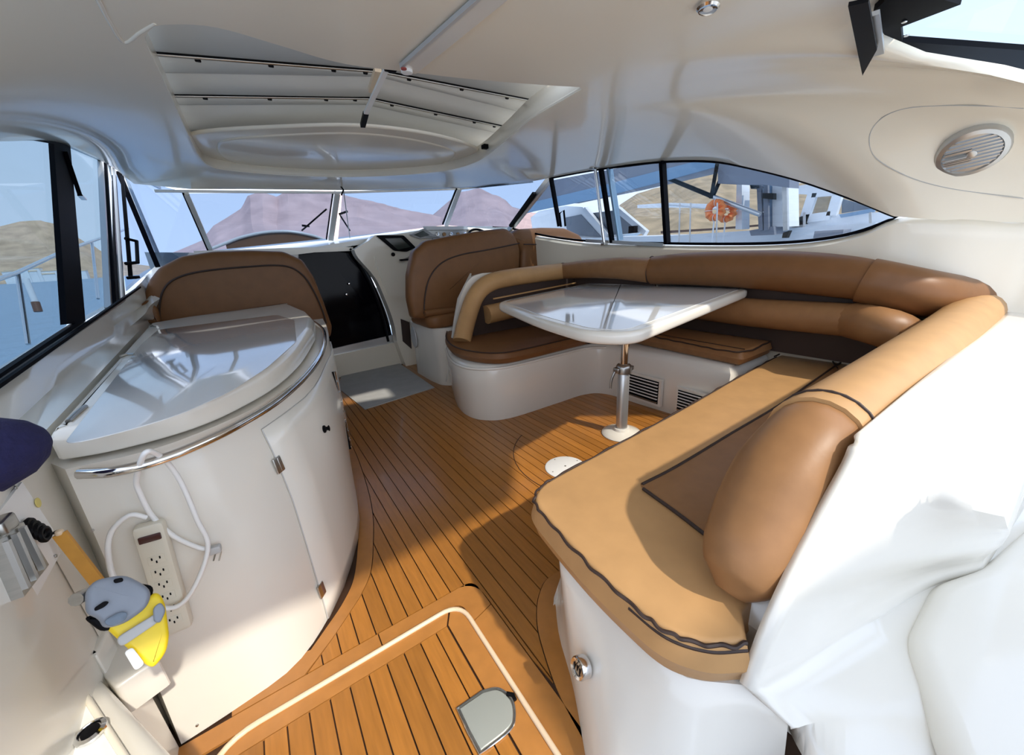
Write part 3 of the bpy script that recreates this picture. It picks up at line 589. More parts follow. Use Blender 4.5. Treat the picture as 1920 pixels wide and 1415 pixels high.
# ================================================================== WET BAR COUNTER
ct = thing('wet_bar_cabinet', 'curved white wet bar cabinet with a glossy lid at the port side', 'cabinet')
cb = [Z(x, y, 0) for x, y in ((340, 1395), (440, 1330), (550, 1250), (612, 1165), (650, 1080), (672, 985), (660, 905), (648, 830), (650, 780))]
ctop = [Z(x, y, .86) for x, y in ((122, 880), (300, 838), (450, 778), (520, 738), (572, 700), (603, 655), (616, 635), (618, 622), (619, 612))]
ctop[-1] = V(cb[-1].x-.02, cb[-1].y, .86)
ctop[-2] = V((ctop[-3].x+ctop[-1].x)/2+.01, (ctop[-3].y+ctop[-1].y)/2, .86)
n_ = 48; CB, CT = eqn(cr(cb, 6), n_), eqn(cr(ctop, 6), n_)
secs = []
for t, bulge in ((0, 0), (.08, .006), (.35, .02), (.6, .03), (.8, .022), (.95, .004), (1, 0)):
    row = [a.lerp(b, t) for a, b in zip(CB, CT)]; row = [p+(V(1, -.35, 0).normalized()*bulge*math.sin(math.pi*min(1, i/n_*1.3+.05))) for i, p in enumerate(row)]
    secs.append(row+[V(-.50, CT[-1].y+.02, row[-1].z), V(-.60, 1.5, row[-1].z)])
loft('body', secs, 'gel', ct, sharp=50)
def CS(u, t, d=.0):   # point on the cabinet side: u along the curve 0..1, t height 0..1, d outwards
    i = u*(n_-1); i0 = min(n_-2, int(i)); f = i-i0
    hs_ = (0, .08, .35, .6, .8, .95, 1); k = max(j for j in range(6) if hs_[j] <= t+1e-9) if t < 1 else 5; g = (t-hs_[k])/(hs_[k+1]-hs_[k])
    def q(i, tt): return secs[k+tt][i]
    a = q(i0, 0).lerp(q(i0+1, 0), f); b = q(i0, 1).lerp(q(i0+1, 1), f); p = a.lerp(b, g)
    tx = (q(i0+1, 0)-q(i0, 0)).normalized(); tz = (b-a).normalized(); nn = tx.cross(tz).normalized()
    return p+nn*d, nn, tx
def seen(x, y):   # cabinet-side parameters of a photo point
    best = None; d = _ray(x, y).normalized()
    for i in range(0, 241):
        for j in range(0, 121):
            p = CS(i/240, j/120)[0]-CP; e = (p-d*p.dot(d)).length/p.length
            if best is None or e < best[0]: best = (e, i/240, j/120)
    return best[1], best[2]
# lid
lp_b = [Z(x, y, .865) for x, y in ((112, 868), (200, 853), (300, 828), (380, 802), (450, 770), (520, 728), (566, 684), (592, 640), (600, 618))]
lp_t = [Z(x, y, .95) for x, y in ((90, 815), (275, 606), (350, 594), (530, 568), (575, 592))]
ll = cr([W(p, .87) for p in lp_b[:8]], 5)+[W(Z(588, 596, .95), .87), W(Z(574, 582, .95), .87), W(Z(540, 568, .95), .87), W(Z(350, 594, .95), .87), W(Z(279, 606, .95), .87)]
lid = pad('lid', resamp(rnd(ll, .012, 2), .04), V(0, 0, 1), .082, .035, 'gel', ct, rb=.008)
inn = [Z(x, y, .9525) for x, y in ((116, 836), (262, 648), (296, 618), (520, 590), (552, 600), (556, 640), (500, 690), (430, 735), (330, 780), (220, 812))]
pad('lid_panel', resamp(rnd([W(p, .951) for p in inn], .05, 5), .05), V(0, 0, 1), .002, .001, mat('glossy_grey_white_lid', (.62, .635, .64), .05, coat=.8), ct, rb=0)
for (x0, y0, x1, y1) in ((225, 668, 252, 664), (280, 612, 295, 612), (128, 790, 160, 762)):
    tube('lid_hinge', [Z(x0, y0, .955), Z((x0+x1)/2, (y0+y1)/2-2, .957), Z(x1, y1, .955)], .006, 'steel', ct)
# door, hinges and latch
def decal(u0, u1, t0, t1, d, m, nm, r=0):
    g = []
    nu, nt_ = 10, 10
    for j in range(nt_+1): g.append([CS(u0+(u1-u0)*i/nu, t0+(t1-t0)*j/nt_, d)[0] for i in range(nu+1)])
    return g
uA, tA = seen(490, 806); uB, tB = seen(612, 1160); uC, tC = seen(604, 700)
g = []
for j in range(13):
    f = j/12; t = tB+(tA-tB)*f; u0 = uB+(uA-uB)*f; g.append([CS(u0+(.74-u0)*i/10, t, .005)[0] for i in range(11)])
dr = loft('door', g, 'gel', ct, closed=False); dm = dr.modifiers.new('thick', 'SOLIDIFY'); dm.thickness = .008; dm.offset = 0
edge = [r[0] for r in g]; tube('door_gap', [p for p in edge], .0022, 'lgrey', ct, seg=4)
tube('door_gap', g[-1], .0022, 'lgrey', ct, seg=4)
for (x, y, wd, hh) in ((517, 872, .022, .055), (601, 1106, .022, .055)):
    u, t = seen(x, y); p, nn, tx = CS(u, t, .008); up_ = tx.cross(nn); up_ = up_ if up_.z > 0 else -up_
    R_ = Matrix((tx, nn, up_)).transposed(); boxr('door_hinge', p, (wd*1.5, .006, hh), 'steel', ct, r=.002, rot=R_)
    boxr('hinge_leaf', p+tx*.008, (.016, .008, hh*.9), 'rust' if y > 1000 else 'steel', ct, r=.002, rot=R_)
u, t = seen(604, 806); p, nn, tx = CS(u, t, .006); lathe('door_knob', p, [(.016, 0), (.016, .006), (.008, .010), (.008, .018), (.013, .022), (0, .026)], 'black', ct, n=nn, seg=14)
for x, y in ((370, 1358), (128, 1010)):
    u, t = seen(x, y); p, nn, tx = CS(u, t, .001); disc('screw', p, nn, .004, .003, 'steel', ct, seg=8, bev=.001)
# chrome grab rail round the lid
rl = [(150, 888, .80), (215, 884, .80), (300, 862, .80), (380, 830, .80), (450, 795, .80), (520, 752, .80), (572, 706, .80), (600, 668, .81), (608, 640, .815), (605, 618, .82), (588, 604, .83), (578, 600, .84)]
hr_ = thing('grab_rail', 'curved chrome grab rail around the wet bar lid', 'rail')
rlp = []
for x, y, z in rl: rlp.append(Z(x, y, z+.055))
tube('rail', rlp, .0125, 'chrome', hr_, sm=6, seg=12)
for i, (x, y) in ((1, (190, 880)), (4, (440, 790)), (8, (595, 640))):
    pass
for x, y, z in ((170, 886, .80), (380, 818, .815), (590, 632, .82)):
    a = Z(x, y+6, z); u, t = seen(x, max(y, 640)); 
    b = a+V(-.05, .03, .005); tube('rail_bracket', [a, b], .010, 'steel', hr_)
# dark chrome folding ladder rail at the forward end of the cabinet
lr = thing('chain_rail', 'dark chrome slotted rail at the forward end of the wet bar', 'rail')
a, b = CS(*seen(618, 698), .014)[0], CS(*seen(652, 842), .014)[0]
pts = [a.lerp(b, k/8) for k in range(9)]
bar('back_strip', a-V(.012, 0, 0), b-V(.012, 0, 0), .035, .008, 'black', lr, up=(0, 1, 0))
for k in range(8):
    p, q = pts[k], pts[k+1]; d_ = V(.012, 0, 0)
    tube('link', [p-d_, p.lerp(q, .8)-d_, p.lerp(q, .8)+d_, p+d_], .0035, 'chrome', lr, closed=True, seg=6)
# ================================================================== SUNROOF: canvas panels, poles, lid, track and handle
def rowp(l, c, r, z=2.12):
    a = Z(*l, z); return [a, Y(*c, a.y), Y(*r, a.y)]
rr1 = rowp((290, 97), (712, 131), (1015, 190)); rf1 = rowp((302, 133), (708, 141), (985, 210)); rr2 = rowp((315, 176), (690, 182), (945, 236))
rf2 = rowp((322, 194), (684, 194), (925, 246)); rc = rowp((350, 243), (674, 236), (888, 272))
r00 = [p+V(0, -.55, .0) for p in rr1]
def wide(r): a, b, c = r; return [a+(a-b)*.25, b, c+(c-b)*.25]
sr = thing('sunroof_blind', 'grey folding fabric blind across the roof opening', 'blind')
def strip(a, b, nm='fabric_panel', m='canvas'): return slabgrid(nm, [wide(a), wide(b)], m)
def slabgrid(nm, rows, m):
    o = loft(nm, rows, m, sr, closed=False); q = o.modifiers.new('t', 'SOLIDIFY'); q.thickness = .006; return o
z_ = V(0, 0, .025)
strip(r00, rr1); strip(rr1, rf1); strip(rf1, rr2); strip(rr2, rf2); strip(rf2, rc); strip(rc, [p+V(0, .5, 0) for p in rc])
for r in (rr1, rr2):
    q = wide(r); tube('pole', [p+V(0, 0, -.008) for p in q], .007, 'steel', sr, seg=8); tube('pole_gasket', [p+V(0, -.014, -.002) for p in q], .008, 'black', sr, seg=6)
    for s_ in ((0, 1), (1, 2)):
        for t in (.15, .45, .75, .92): boxr('clip', r[s_[0]].lerp(r[s_[1]], t)+V(0, .012, -.012), (.022, .014, .014), 'black', sr, r=.003)
for r in (rf1, rf2, rc): tube('fabric_seam', [p+V(0, 0, -.004) for p in wide(r)], .0035, 'lgrey', sr, seg=6)
sl = thing('sliding_hatch', 'cream oval sliding roof lid at the forward end of the opening', 'hatch')
lo = [Z(x, y, 2.07) for x, y in ((374, 268), (400, 252), (520, 243), (668, 240), (790, 254), (868, 276), (872, 292), (838, 308), (770, 320), (640, 328), (520, 323), (430, 308), (388, 290))]
pad('lid_frame', [W(p, 2.08) for p in resamp(cr([p+(p-Z(640, 285, 2.07))*.10 for p in lo], 5, True), .05)], V(0, 0, -1), .018, .014, 'head', sl, rb=0)
pad('lid_dish', [W(p, 2.075) for p in resamp(cr([p.lerp(Z(640, 285, 2.07), .10) for p in lo], 5, True), .05)], V(0, 0, -1), .022, .018, 'head', sl, rb=0)
slab('roof_skin', [W(rc[0]+V(-.4, -.02, 0), 2.125), W(rc[2]+V(.6, -.02, 0), 2.125), V(2.4, 4.6, 2.125), V(-.5, 4.6, 2.125)], V(0, 0, .02), 'head', sl)
for x, y in ((910, 275), (872, 302)): boxr('lid_clip', Z(x, y, 2.05), (.05, .05, .03), 'black', sl)
tr = thing('sunroof_track', 'polished chrome track running aft from the roof opening', 'track')
bar('rail', Z(935, -12, 1.985), Z(765, 132, 1.985), .065, .012, mat('polished_strip', (.86, .85, .80), .18, metal=.25), tr); bar('rail_edge', Z(905, -12, 1.982), Z(752, 124, 1.982), .012, .014, 'lgrey', tr)
disc('end_cap', Z(762, 128, 1.985), V(0, 0, -1), .022, .016, 'white', tr); disc('red_mark', Z(757, 128, 1.968), V(0, 0, -1), .011, .004, mat('red_plastic', (.35, .06, .05), .4), tr, seg=14, bev=.001)
hd = thing('pull_bar', 'pale metal pull bar with black grip hanging under the fabric blind', 'bar')
ha, hb = Z(724, 130, 2.06), Z(686, 212, 2.02)
bar('bar', ha, hb, .022, .012, 'white', hd); bar('grip', hb, Z(680, 236, 2.01), .026, .018, 'black', hd); bar('wood_edge', Z(709, 130, 2.09), Z(696, 170, 2.08), .03, .02, 'strip', hd)
boxr('hook', Z(732, 129, 2.06), (.05, .03, .02), 'black', hd); tube('hanger', [ha, ha+V(0, 0, .06)], .006, 'chrome', hd)
# ceiling light, loudspeaker on the side, small fittings
cl = thing('ceiling_light', 'small round chrome downlight in the headliner', 'ceiling light')
c0 = Z(1328, 12, 1.985)
for i in range(3): pass
lathe('bezel', c0, [(.032, .012), (.034, -.004), (.028, -.010), (.022, -.008)], 'chrome', cl, n=(.1, 0, 1)); lathe('lens', c0, [(.022, -.004), (.012, -.009), (0, -.009)], 'white', cl, n=(.1, 0, 1))
def oncast(x, y):   # first hit of a sight line on the headliner shell
    bpy.context.view_layer.update(); d = _ray(x, y).normalized(); ok, loc, nn, _ = ceil.ray_cast(CP, d); 
    if nn.dot(d) > 0: nn = -nn
    return loc, nn
sp = thing('loudspeaker', 'round silver loudspeaker with slotted grille on the headliner side', 'loudspeaker')
loc, nn = oncast(1822, 280); e1 = (oncast(1890, 240)[0]-oncast(1755, 320)[0])
ex = (oncast(1888, 262)[0]-oncast(1757, 300)[0]); u_ = (ex-nn*ex.dot(nn)).normalized(); v_ = nn.cross(u_)
if v_.z < 0: v_ = -v_
loc = loc+nn*.022; Rs = .125
def dl(rad, z, n=32, cx=0, cy=0, ry=None): return [loc+nn*z+u_*(cx+rad*math.cos(2*math.pi*k/n))+v_*(cy+(ry or rad)*math.sin(2*math.pi*k/n)) for k in range(n)]
loft('bezel', [dl(Rs*1.02, -.07), dl(Rs, .004), dl(Rs*.94, .014), dl(Rs*.80, .018), dl(Rs*.76, .010)], 'alu', sp)
loft('cone', [dl(Rs*.78, .008), dl(Rs*.3, .005)], 'black', sp)
for j in range(9):
    y = -.8+.2*j; hw = math.sqrt(max(.02, 1-y*y*.95))*Rs*.78
    a, b = loc+nn*.013+v_*y*Rs*.74-u_*hw, loc+nn*.013+v_*y*Rs*.74+u_*hw; bar('grille_slat', a, b, .004, .0095, 'alu', sp, up=nn)
for sgn in (-1, 1): bar('grille_rib', loc+nn*.015+v_*sgn*Rs*.2, loc+nn*.015+v_*sgn*Rs*.2-u_*Rs*.7, .006, .010, 'alu', sp, up=nn)
loft('badge', [dl(.018, .010, 16), dl(.018, .020, 16), dl(.012, .022, 16)], 'alu', sp)
bar('badge_plate', loc+nn*.016-u_*.085, loc+nn*.016-u_*.015, .006, .030, 'lgrey', sp, up=nn)
pl = [(1925, 203), (1860, 199), (1760, 198), (1690, 205), (1648, 226), (1630, 258), (1642, 296), (1700, 330), (1765, 350), (1840, 362), (1925, 372)]
tube('panel_seam', cr([oncast(min(x, 1919), y)[0] for x, y in pl], 5), .0025, 'lgrey', ceil, seg=5)
# aft roof hatch with black frame, hanging side flap
rh = thing('roof_hatch', 'black framed skylight hatch at the aft starboard corner of the roof', 'hatch')
for q in (((1640, 8), (1655, 98), (1694, 66), (1692, 38), (1805, -6), (1690, -40)), ((1655, 98), (1985, 138), (1985, 88), (1694, 66))):
    slab('frame', [Z(x, y, 1.985) for x, y in q], V(0, 0, -.02), 'frame', rh)
slab('glass', [Z(x, y, 1.99) for x, y in ((1692, 38), (1694, 66), (1985, 88), (2000, -30), (1805, -6))], V(0, 0, .004), 'gc', rh)
for x, y in ((1696, 40), (1700, 66)): disc('bolt', Z(x, y, 1.963), V(0, 0, -1), .008, .004, 'chrome', rh, seg=10)
fp_ = tag(slab('hatch_flap', [Z(x, y, 1.88) for x, y in ((1590, 12), (1628, 4), (1644, 94), (1617, 142))], V(.0, 0, .01), 'black'), 'black triangular fabric flap beside the roof hatch', 'flap')
bar('hinge_strip', Z(1636, 26, 1.90), Z(1648, 100, 1.90), .03, .012, 'alu', rh)
# ================================================================== HELM: port companion seat, helm seats, console, wheel
def backrest(t, loop, y0, th, m='brown', pip=None, nm='backrest'):
    L = resamp(rnd([Y(x, y, y0) for x, y in loop], .03, 3), .06)
    pad(nm, L, V(0, -1, 0), th, .05, m, t, rb=.04, crown=.012)
    for v in t.children[-1].data.vertices: v.co.y += th
    if pip: piping([Y(x, y, y0-.012) for x, y in pip], parent=t, r=.0075)
ps = thing('companion_chair', 'brown leather companion seat back behind the wet bar', 'seat')
backrest(ps, [(300, 640), (268, 598), (266, 560), (276, 528), (296, 502), (338, 480), (400, 471), (470, 469), (532, 471), (568, 487), (590, 520), (608, 566), (624, 612), (622, 632), (560, 650)], 4.08, .16)
piping([Y(x, y, 4.065) for x, y in ((300, 605), (299, 575), (306, 545), (326, 524), (370, 510), (450, 501), (530, 498), (566, 514), (588, 545), (604, 580), (612, 606))], parent=ps, r=.0075)
pad('side_bolster', rnd([Y(x, y, 4.04) for x, y in ((262, 574), (278, 560), (298, 578), (304, 604), (280, 606))], .02, 3), V(0, -1, 0), .06, .025, 'brown', ps)
boxr('seat_base', V(.05, 4.42, .45), (1.0, .36, .9), 'gel', ps, r=.03)
YH = 3.55
hs1 = thing('helm_chair', 'inboard brown leather helm seat back with curved piping', 'seat', 'helm seats')
backrest(hs1, [(776, 598), (768, 560), (768, 515), (777, 472), (800, 451), (850, 441), (905, 432), (950, 427), (970, 440), (978, 470), (975, 520), (930, 590), (880, 600)], YH, .15)
piping([Y(x, y, YH-.015) for x, y in ((795, 588), (797, 555), (806, 520), (828, 493), (862, 478), (915, 468), (974, 456))], parent=hs1, r=.0065)
tube('lumbar_roll', [Y(796, 588, YH-.03), Y(825, 584, YH-.03), Y(852, 582, YH-.03)], .035, 'brown', hs1, sm=4)
hs2 = thing('helm_chair', 'outboard brown leather helm seat back beside the starboard window', 'seat', 'helm seats')
backrest(hs2, [(978, 520), (980, 470), (958, 440), (975, 429), (1020, 426), (1062, 427), (1090, 440), (1101, 460), (1101, 520)], YH, .15, m='brown')
piping([Y(x, y, YH-.015) for x, y in ((982, 458), (1030, 458), (1080, 457), (1092, 465), (1094, 500))], parent=hs2, r=.006)
hcu = thing('helm_seat_cushion', 'brown helm seat cushion on the white pedestal', 'cushion')
pad('pad', rnd([V(1.35, 3.46, .60), V(1.35, 4.05, .60), V(2.6, 4.05, .60), V(2.6, 3.46, .60)], .12, 5), V(0, 0, 1), .13, .04, 'brown', hcu)
hpd = thing('helm_pedestal', 'white curved helm seat pedestal with a grey oval speaker', 'pedestal')
hl_ = [V(2.6, 3.40, 0), V(1.52, 3.42, 0), V(1.42, 3.52, 0), V(1.395, 3.75, 0), V(1.39, 4.15, 0), V(1.45, 4.28, 0), V(2.6, 4.28, 0)]
hll = rnd(hl_, [0, .08, .08, .08, .06, .05, 0], 5)
loft('body', [[W(p, z) for p in offs(dedup(hll), V(0, 0, 1), d)] for z, d in ((0, .0), (.2, .01), (.45, .008), (.60, -.005))], 'gel', hpd)
slab('side_flange', [Y(853, 600, 3.36), Y(860, 560, 3.36), Y(884, 512, 3.36), Y(878, 560, 3.36), Y(868, 600, 3.36), Y(850, 716, 3.36), Y(838, 716, 3.36)], V(0, .03, 0), 'gel', hpd)
oc = X(777, 632, 1.392); loft('oval_speaker', [[oc+V(x_, math.cos(a*.2618)*ry, math.sin(a*.2618)*rz) for a in range(24)] for x_, ry, rz in ((0, .075, .12), (-.012, .072, .116), (-.014, .05, .085))], 'lgrey', hpd)
co = thing('helm_console', 'white moulded helm console forward of the helm seats', 'console')
slab('body', cr([Y(x, y, 4.50) for x, y in ((745, 642), (738, 604), (722, 560), (703, 520), (672, 484), (664, 468))], 4)+[Y(x, y, 4.50) for x, y in ((690, 452), (703, 441), (790, 437), (830, 426), (960, 426), (960, 560), (790, 640))]+[V(1.9, 4.5, 0), V(1.38, 4.5, 0)], V(0, .16, 0), 'head', co)
slab('toe_recess', [Y(x, y, 4.48) for x, y in ((752, 598), (768, 604), (772, 654), (756, 640))], V(0, .02, 0), 'dark', co)
slab('lower_panel', [Y(x, y, 4.46) for x, y in ((703, 480), (775, 500), (772, 560), (728, 552), (712, 515))], V(0, .04, 0), 'head', co)
pod = thing('display_pod', 'black chart display set in the white helm console', 'display', 'helm displays')
pad('housing', rnd([Y(x, y, 4.49) for x, y in ((704, 441), (756, 441), (779, 464), (762, 472), (738, 470))], .02, 3), V(0, -1, 0), .02, .006, 'black', pod)
slab('screen', [Y(x, y, 4.465) for x, y in ((722, 447), (752, 446), (770, 463), (746, 468))], V(0, .006, 0), 'screen', pod)
pod2 = thing('display_pod', 'small dark instrument pod beside the steering wheel', 'display', 'helm displays')
pad('housing', rnd([Y(x, y, 4.49) for x, y in ((766, 440), (794, 428), (812, 440), (826, 446), (786, 448))], .015, 3), V(0, -1, 0), .02, .006, 'lgrey', pod2)
slab('screen', [Y(x, y, 4.465) for x, y in ((776, 440), (793, 432), (806, 441), (788, 445))], V(0, .006, 0), 'screen', pod2)
ip = thing('instrument_cluster', 'brown instrument panel with a row of round gauges', 'panel')
slab('panel', [Y(x, y, 4.48) for x, y in ((800, 430), (888, 428), (900, 450), (815, 452))], V(0, .02, 0), 'steel', ip)
slab('panel_hood', [Y(x, y, 4.44) for x, y in ((796, 424), (890, 424), (892, 430), (800, 431))], V(0, .06, 0), 'white', ip)
for k in range(6): lathe('gauge', Y(820+k*13, 439, 4.475), [(.022, 0), (.022, .006), (.016, .007), (0, .005)], 'leather2' if k % 2 else 'chrome', ip, n=(0, -1, .1), seg=14)
for x, y, lb in ((737, 477, 'round black knob below the chart display'), (812, 451, 'tiny black knob beside the instrument panel')): tag(lathe('control_knob', Y(x, y, 4.49), [(.022, 0), (.022, .008), (.012, .014), (.012, .022), (0, .024)], 'black', n=(0, -1, .2), seg=14), lb, 'knob')
th_ = thing('throttle_lever', 'black throttle lever on the helm console', 'lever'); boxr('base', Y(758, 487, 4.47), (.10, .05, .02), 'black', th_); tube('lever', [Y(754, 488, 4.46), Y(772, 479, 4.45), Y(786, 476, 4.44)], .008, 'steel', th_)
sw = thing('steering_wheel', 'dark steering wheel behind the inboard helm seat', 'steering wheel')
wc = Y(903, 452, 4.1); wn = V(.1, -1, .75).normalized(); wu = wn.orthogonal().normalized(); wv = wn.cross(wu)
tube('rim', [wc+(wu*math.cos(a*.1745)+wv*math.sin(a*.1745))*.17 for a in range(36)], .013, 'black', sw, closed=True, seg=10)
for a in (.5, 2.6, 4.7): tube('spoke', [wc, wc+(wu*math.cos(a)+wv*math.sin(a))*.165], .008, 'steel', sw)
lathe('hub', wc, [(.035, -.02), (.035, .01), (0, .02)], 'black', sw, n=wn, seg=18); tube('column', [wc, wc-wn*.42], .03, 'black', sw)
# cabin fittings
for a, b, lb in (((566, 432), (612, 392), 'black wiper across the left windscreen pane'), ((638, 404), (656, 432), 'black wiper right of the centre windscreen post')):
    t = thing('wiper', lb, 'wiper', 'windscreen wipers'); tube('arm', [WS(*a, .03), WS(*b, .03)], .008, 'black', t); bar('blade', WS(a[0]-5, a[1]-6, .035).lerp(WS(*b, .035), .1), WS(a[0]+14, a[1]-8, .035), .012, .02, 'black', t)
t = thing('screen_latch', 'small steel latch at the top of the windscreen centre post', 'latch'); boxr('plate', Y(636, 340, 4.26), (.05, .03, .05), 'steel', t); tube('hook', [Y(636, 345, 4.24), Y(644, 356, 4.24), Y(640, 366, 4.24)], .008, 'black', t)
tube('stay', [Y(644, 356, 4.25), WS(656, 446, -.04)], .005, 'chrome', t)
t = thing('grab_pole', 'slim chrome pole beside the starboard window', 'pole'); tube('pole', [SW(1116, 318, -.06), SW(1133, 458, -.06)], .014, 'chrome', t); boxr('top_bracket', SW(1112, 312, -.05), (.05, .05, .05), 'steel', t); boxr('foot', SW(1133, 457, -.05), (.05, .05, .03), 'steel', t)
t = thing('window_strap', 'dark blue strap hanging beside the black port window pillar', 'strap'); bar('strap', PW(122, 284, .03), PW(150, 366, .03), .006, .02, 'frame', t, up=(1, 0, 0)); bar('metal_tip', PW(150, 366, .03), PW(158, 374, .03), .008, .024, 'chrome', t, up=(1, 0, 0))
# ================================================================== PORT AFT CORNER: end panel, ledge, tool, stick, socket, power strip, locker
ep = thing('end_board', 'white end panel of the wet bar with corner screws', 'panel')
XE = -.50
def E_(x, y, d=0): return X(x, y, XE+d)
slab('panel', [V(XE, .25, 0), V(XE, 1.20, 0), V(XE, 1.22, .85), V(XE, .25, .85)], V(-.03, 0, 0), 'gel', ep)
slab('raised_plate', [E_(x, y, .002) for x, y in ((-40, 1000), (34, 905), (92, 993), (106, 1040), (44, 1152), (-40, 1120))], V(.006, 0, 0), 'white', ep)
for x, y in ((29, 914), (104, 1042), (45, 1146)): disc('screw', E_(x, y, .009), V(1, 0, 0), .004, .002, 'steel', ep, seg=8, bev=.0005)
disc('yellow_sticker', E_(71, 942, .010), V(1, 0, 0), .011, .001, mat('pale_yellow_sticker', (.70, .60, .18), .5), ep, seg=18, bev=.0003)
sb = thing('socket_box', 'brushed steel ribbed socket box on the white end panel', 'box')
slab('body', [E_(x, y, .030) for x, y in ((2, 1010), (44, 978), (92, 1058), (46, 1118))], V(-.022, 0, 0), 'steel', sb)
for a, b in (((12, 1014), (50, 1102)), ((28, 1000), (66, 1086)), ((42, 988), (80, 1066))): bar('rib', E_(*a, .036), E_(*b, .036), .010, .008, 'alu', sb, up=(1, 0, 0))
boxr('hinge', E_(8, 985, .02), (.02, .05, .03), 'steel', sb)
t = thing('black_cable', 'coiled black cable behind the steel socket box', 'cable')
for k in range(4): tube('coil', [E_(56+k*9+9*math.cos(a*.35), 986+k*5+12*math.sin(a*.35), .016+.004*k) for a in range(18)], .005, 'black', t, closed=True, seg=6)
tube('tail', [E_(88, 1000, .02), E_(98, 1000, .02), E_(106, 996, .02)], .003, 'black', t)
stk = thing('wooden_stick', 'flat orange wooden stick leaning above the small vacuum', 'stick')
bar('stick', E_(112, 1000, .03), E_(190, 1100, .06), .010, .022, 'orange', stk, up=(1, 0, 0)); boxr('tip_cap', E_(111, 998, .03), (.014, .016, .012), 'strip', stk)
lg = thing('corner_ledge', 'white stepped ledge box under the small vacuum', 'ledge')
for lp, z, h in ((((150, 1182), (190, 1150), (262, 1215), (300, 1232), (215, 1290), (190, 1262)), .40, .09), (((90, 1168), (150, 1148), (205, 1178), (180, 1230), (140, 1222)), .46, .12)):
    pad('ledge', rnd([W(Z(x, y, z), z-h) for x, y in lp], .012, 3), V(0, 0, 1), h, .008, 'gel', lg, rb=0)
slab('riser', [V(-.95, .93, -.005), V(-.468, .93, -.005), V(-.466, 1.155, -.005), V(-.95, 1.155, -.005)], V(0, 0, .33), 'gel', lg)
vc = thing('handheld_vacuum', 'small grey and yellow wet vacuum with strapped yellow tub', 'vacuum')
def Q(x, y, d=1.18): return D(x, y, d)
def blob(nm, px, m, d0, th, r, parent=vc): 
    n = -_ray(235, 1165).normalized(); L = [Q(x, y, d0) for x, y in px]; c = sum(L, Vector())/len(L); L = flat(L, n, c)
    return pad(nm, resamp(rnd(L, .014, 4), .012), n, th, r, m, parent, rb=r*.6)
blob('tub', ((196, 1172), (290, 1110), (304, 1130), (312, 1190), (306, 1220), (284, 1246), (270, 1240), (222, 1196)), 'yellow', 1.25, .10, .009)
blob('seal', ((160, 1158), (196, 1186), (272, 1148), (288, 1102), (250, 1096), (190, 1150)), 'black', 1.235, .085, .006)
blob('motor_head', ((164, 1112), (182, 1092), (232, 1082), (262, 1096), (282, 1112), (274, 1140), (232, 1170), (196, 1178), (188, 1160), (165, 1152)), 'grey', 1.22, .09, .010)
blob('strap', ((216, 1196), (288, 1152), (300, 1140), (306, 1152), (294, 1168), (226, 1214)), 'lgrey', 1.145, .008, .003)
blob('buckle', ((286, 1140), (300, 1128), (312, 1142), (300, 1168), (288, 1166)), 'grey', 1.142, .012, .004)
blob('hand_slot', ((176, 1140), (196, 1126), (206, 1128), (196, 1138), (178, 1146)), 'black', 1.124, .004, .001)
blob('clear_window', ((192, 1164), (226, 1146), (240, 1148), (236, 1162), (206, 1176)), 'bglass', 1.124, .004, .001)
blob('paper_label', ((232, 1222), (248, 1212), (272, 1244), (254, 1258)), 'white', 1.148, .003, .001)
blob('switch', ((212, 1086), (230, 1082), (232, 1090), (214, 1094)), 'black', 1.127, .006, .002)
tube('nozzle', [Q(168, 1112, 1.18), Q(152, 1118, 1.17), Q(142, 1124, 1.16)], .012, 'steel', vc)
# power strip hanging on the cabinet side
pw = thing('power_strip', 'beige power strip with white cord hanging on the wet bar side', 'power strip')
u, t = seen(303, 1062); pc, nn2, tx2 = CS(u, t, .022); a0 = CS(*seen(284, 985), .022)[0]; a1 = CS(*seen(338, 1160), .022)[0]
ax = (a1-a0); Lp = ax.length; ax.normalize(); sx_ = ax.cross(nn2).normalized(); nn2 = sx_.cross(ax).normalized()
if nn2.dot(CP-pc) < 0: nn2 = -nn2
sx_ = nn2.cross(ax); sx_ = sx_ if sx_.x > 0 else -sx_
pc = (a0+a1)/2; RP = Matrix((sx_, -ax, nn2)).transposed()
if RP.determinant() < 0: RP = Matrix((-sx_, -ax, nn2)).transposed()
def PS(x, y, z): return pc+sx_*x-ax*y+nn2*z
boxr('body', pc, (.062, Lp*1.1, .034), 'beige', pw, r=.008, rot=RP)
boxr('rocker_switch', PS(0, Lp*.43, .018), (.044, .018, .008), mat('dark_red_rocker', (.05, .012, .01), .3), pw, r=.002, rot=RP)
for k in range(6):
    yy = Lp*(.22-.125*k)
    f = boxr('outlet', PS(0, yy, .0165), (.034, .024, .003), 'beige', pw, r=.001, rot=RP)
    for dx, dy in ((-.008, .004), (.008, .004), (0, -.006)): boxr('slot', PS(dx, yy+dy, .0182), (.003, .007, .002), 'black', f, r=.0005, rot=RP)
def CP_(x, y, d): return CS(*seen(x, y), d)[0]
cordp = [a0-ax*.03, CP_(248, 955, .03), CP_(222, 985, .03), CP_(213, 1030, .035), CP_(235, 1078, .045), CP_(290, 1112, .055), CP_(340, 1112, .055), CP_(372, 1075, .045), CP_(384, 1020, .03), CP_(368, 965, .03), CP_(335, 905, .035), CP_(305, 860, .055), Z(288, 848, .885), Z(270, 852, .89), CP_(262, 884, .05), CP_(265, 915, .03), CP_(290, 958, .02), CP_(330, 995, .02), CP_(370, 1018, .02), CP_(392, 1024, .02)]
tube('cord', cordp, .0062, 'white', pw, sm=8, seg=8)
pg = boxr('plug', CP_(404, 1024, .022), (.03, .022, .022), 'lgrey', pw, r=.004, rot=RP)
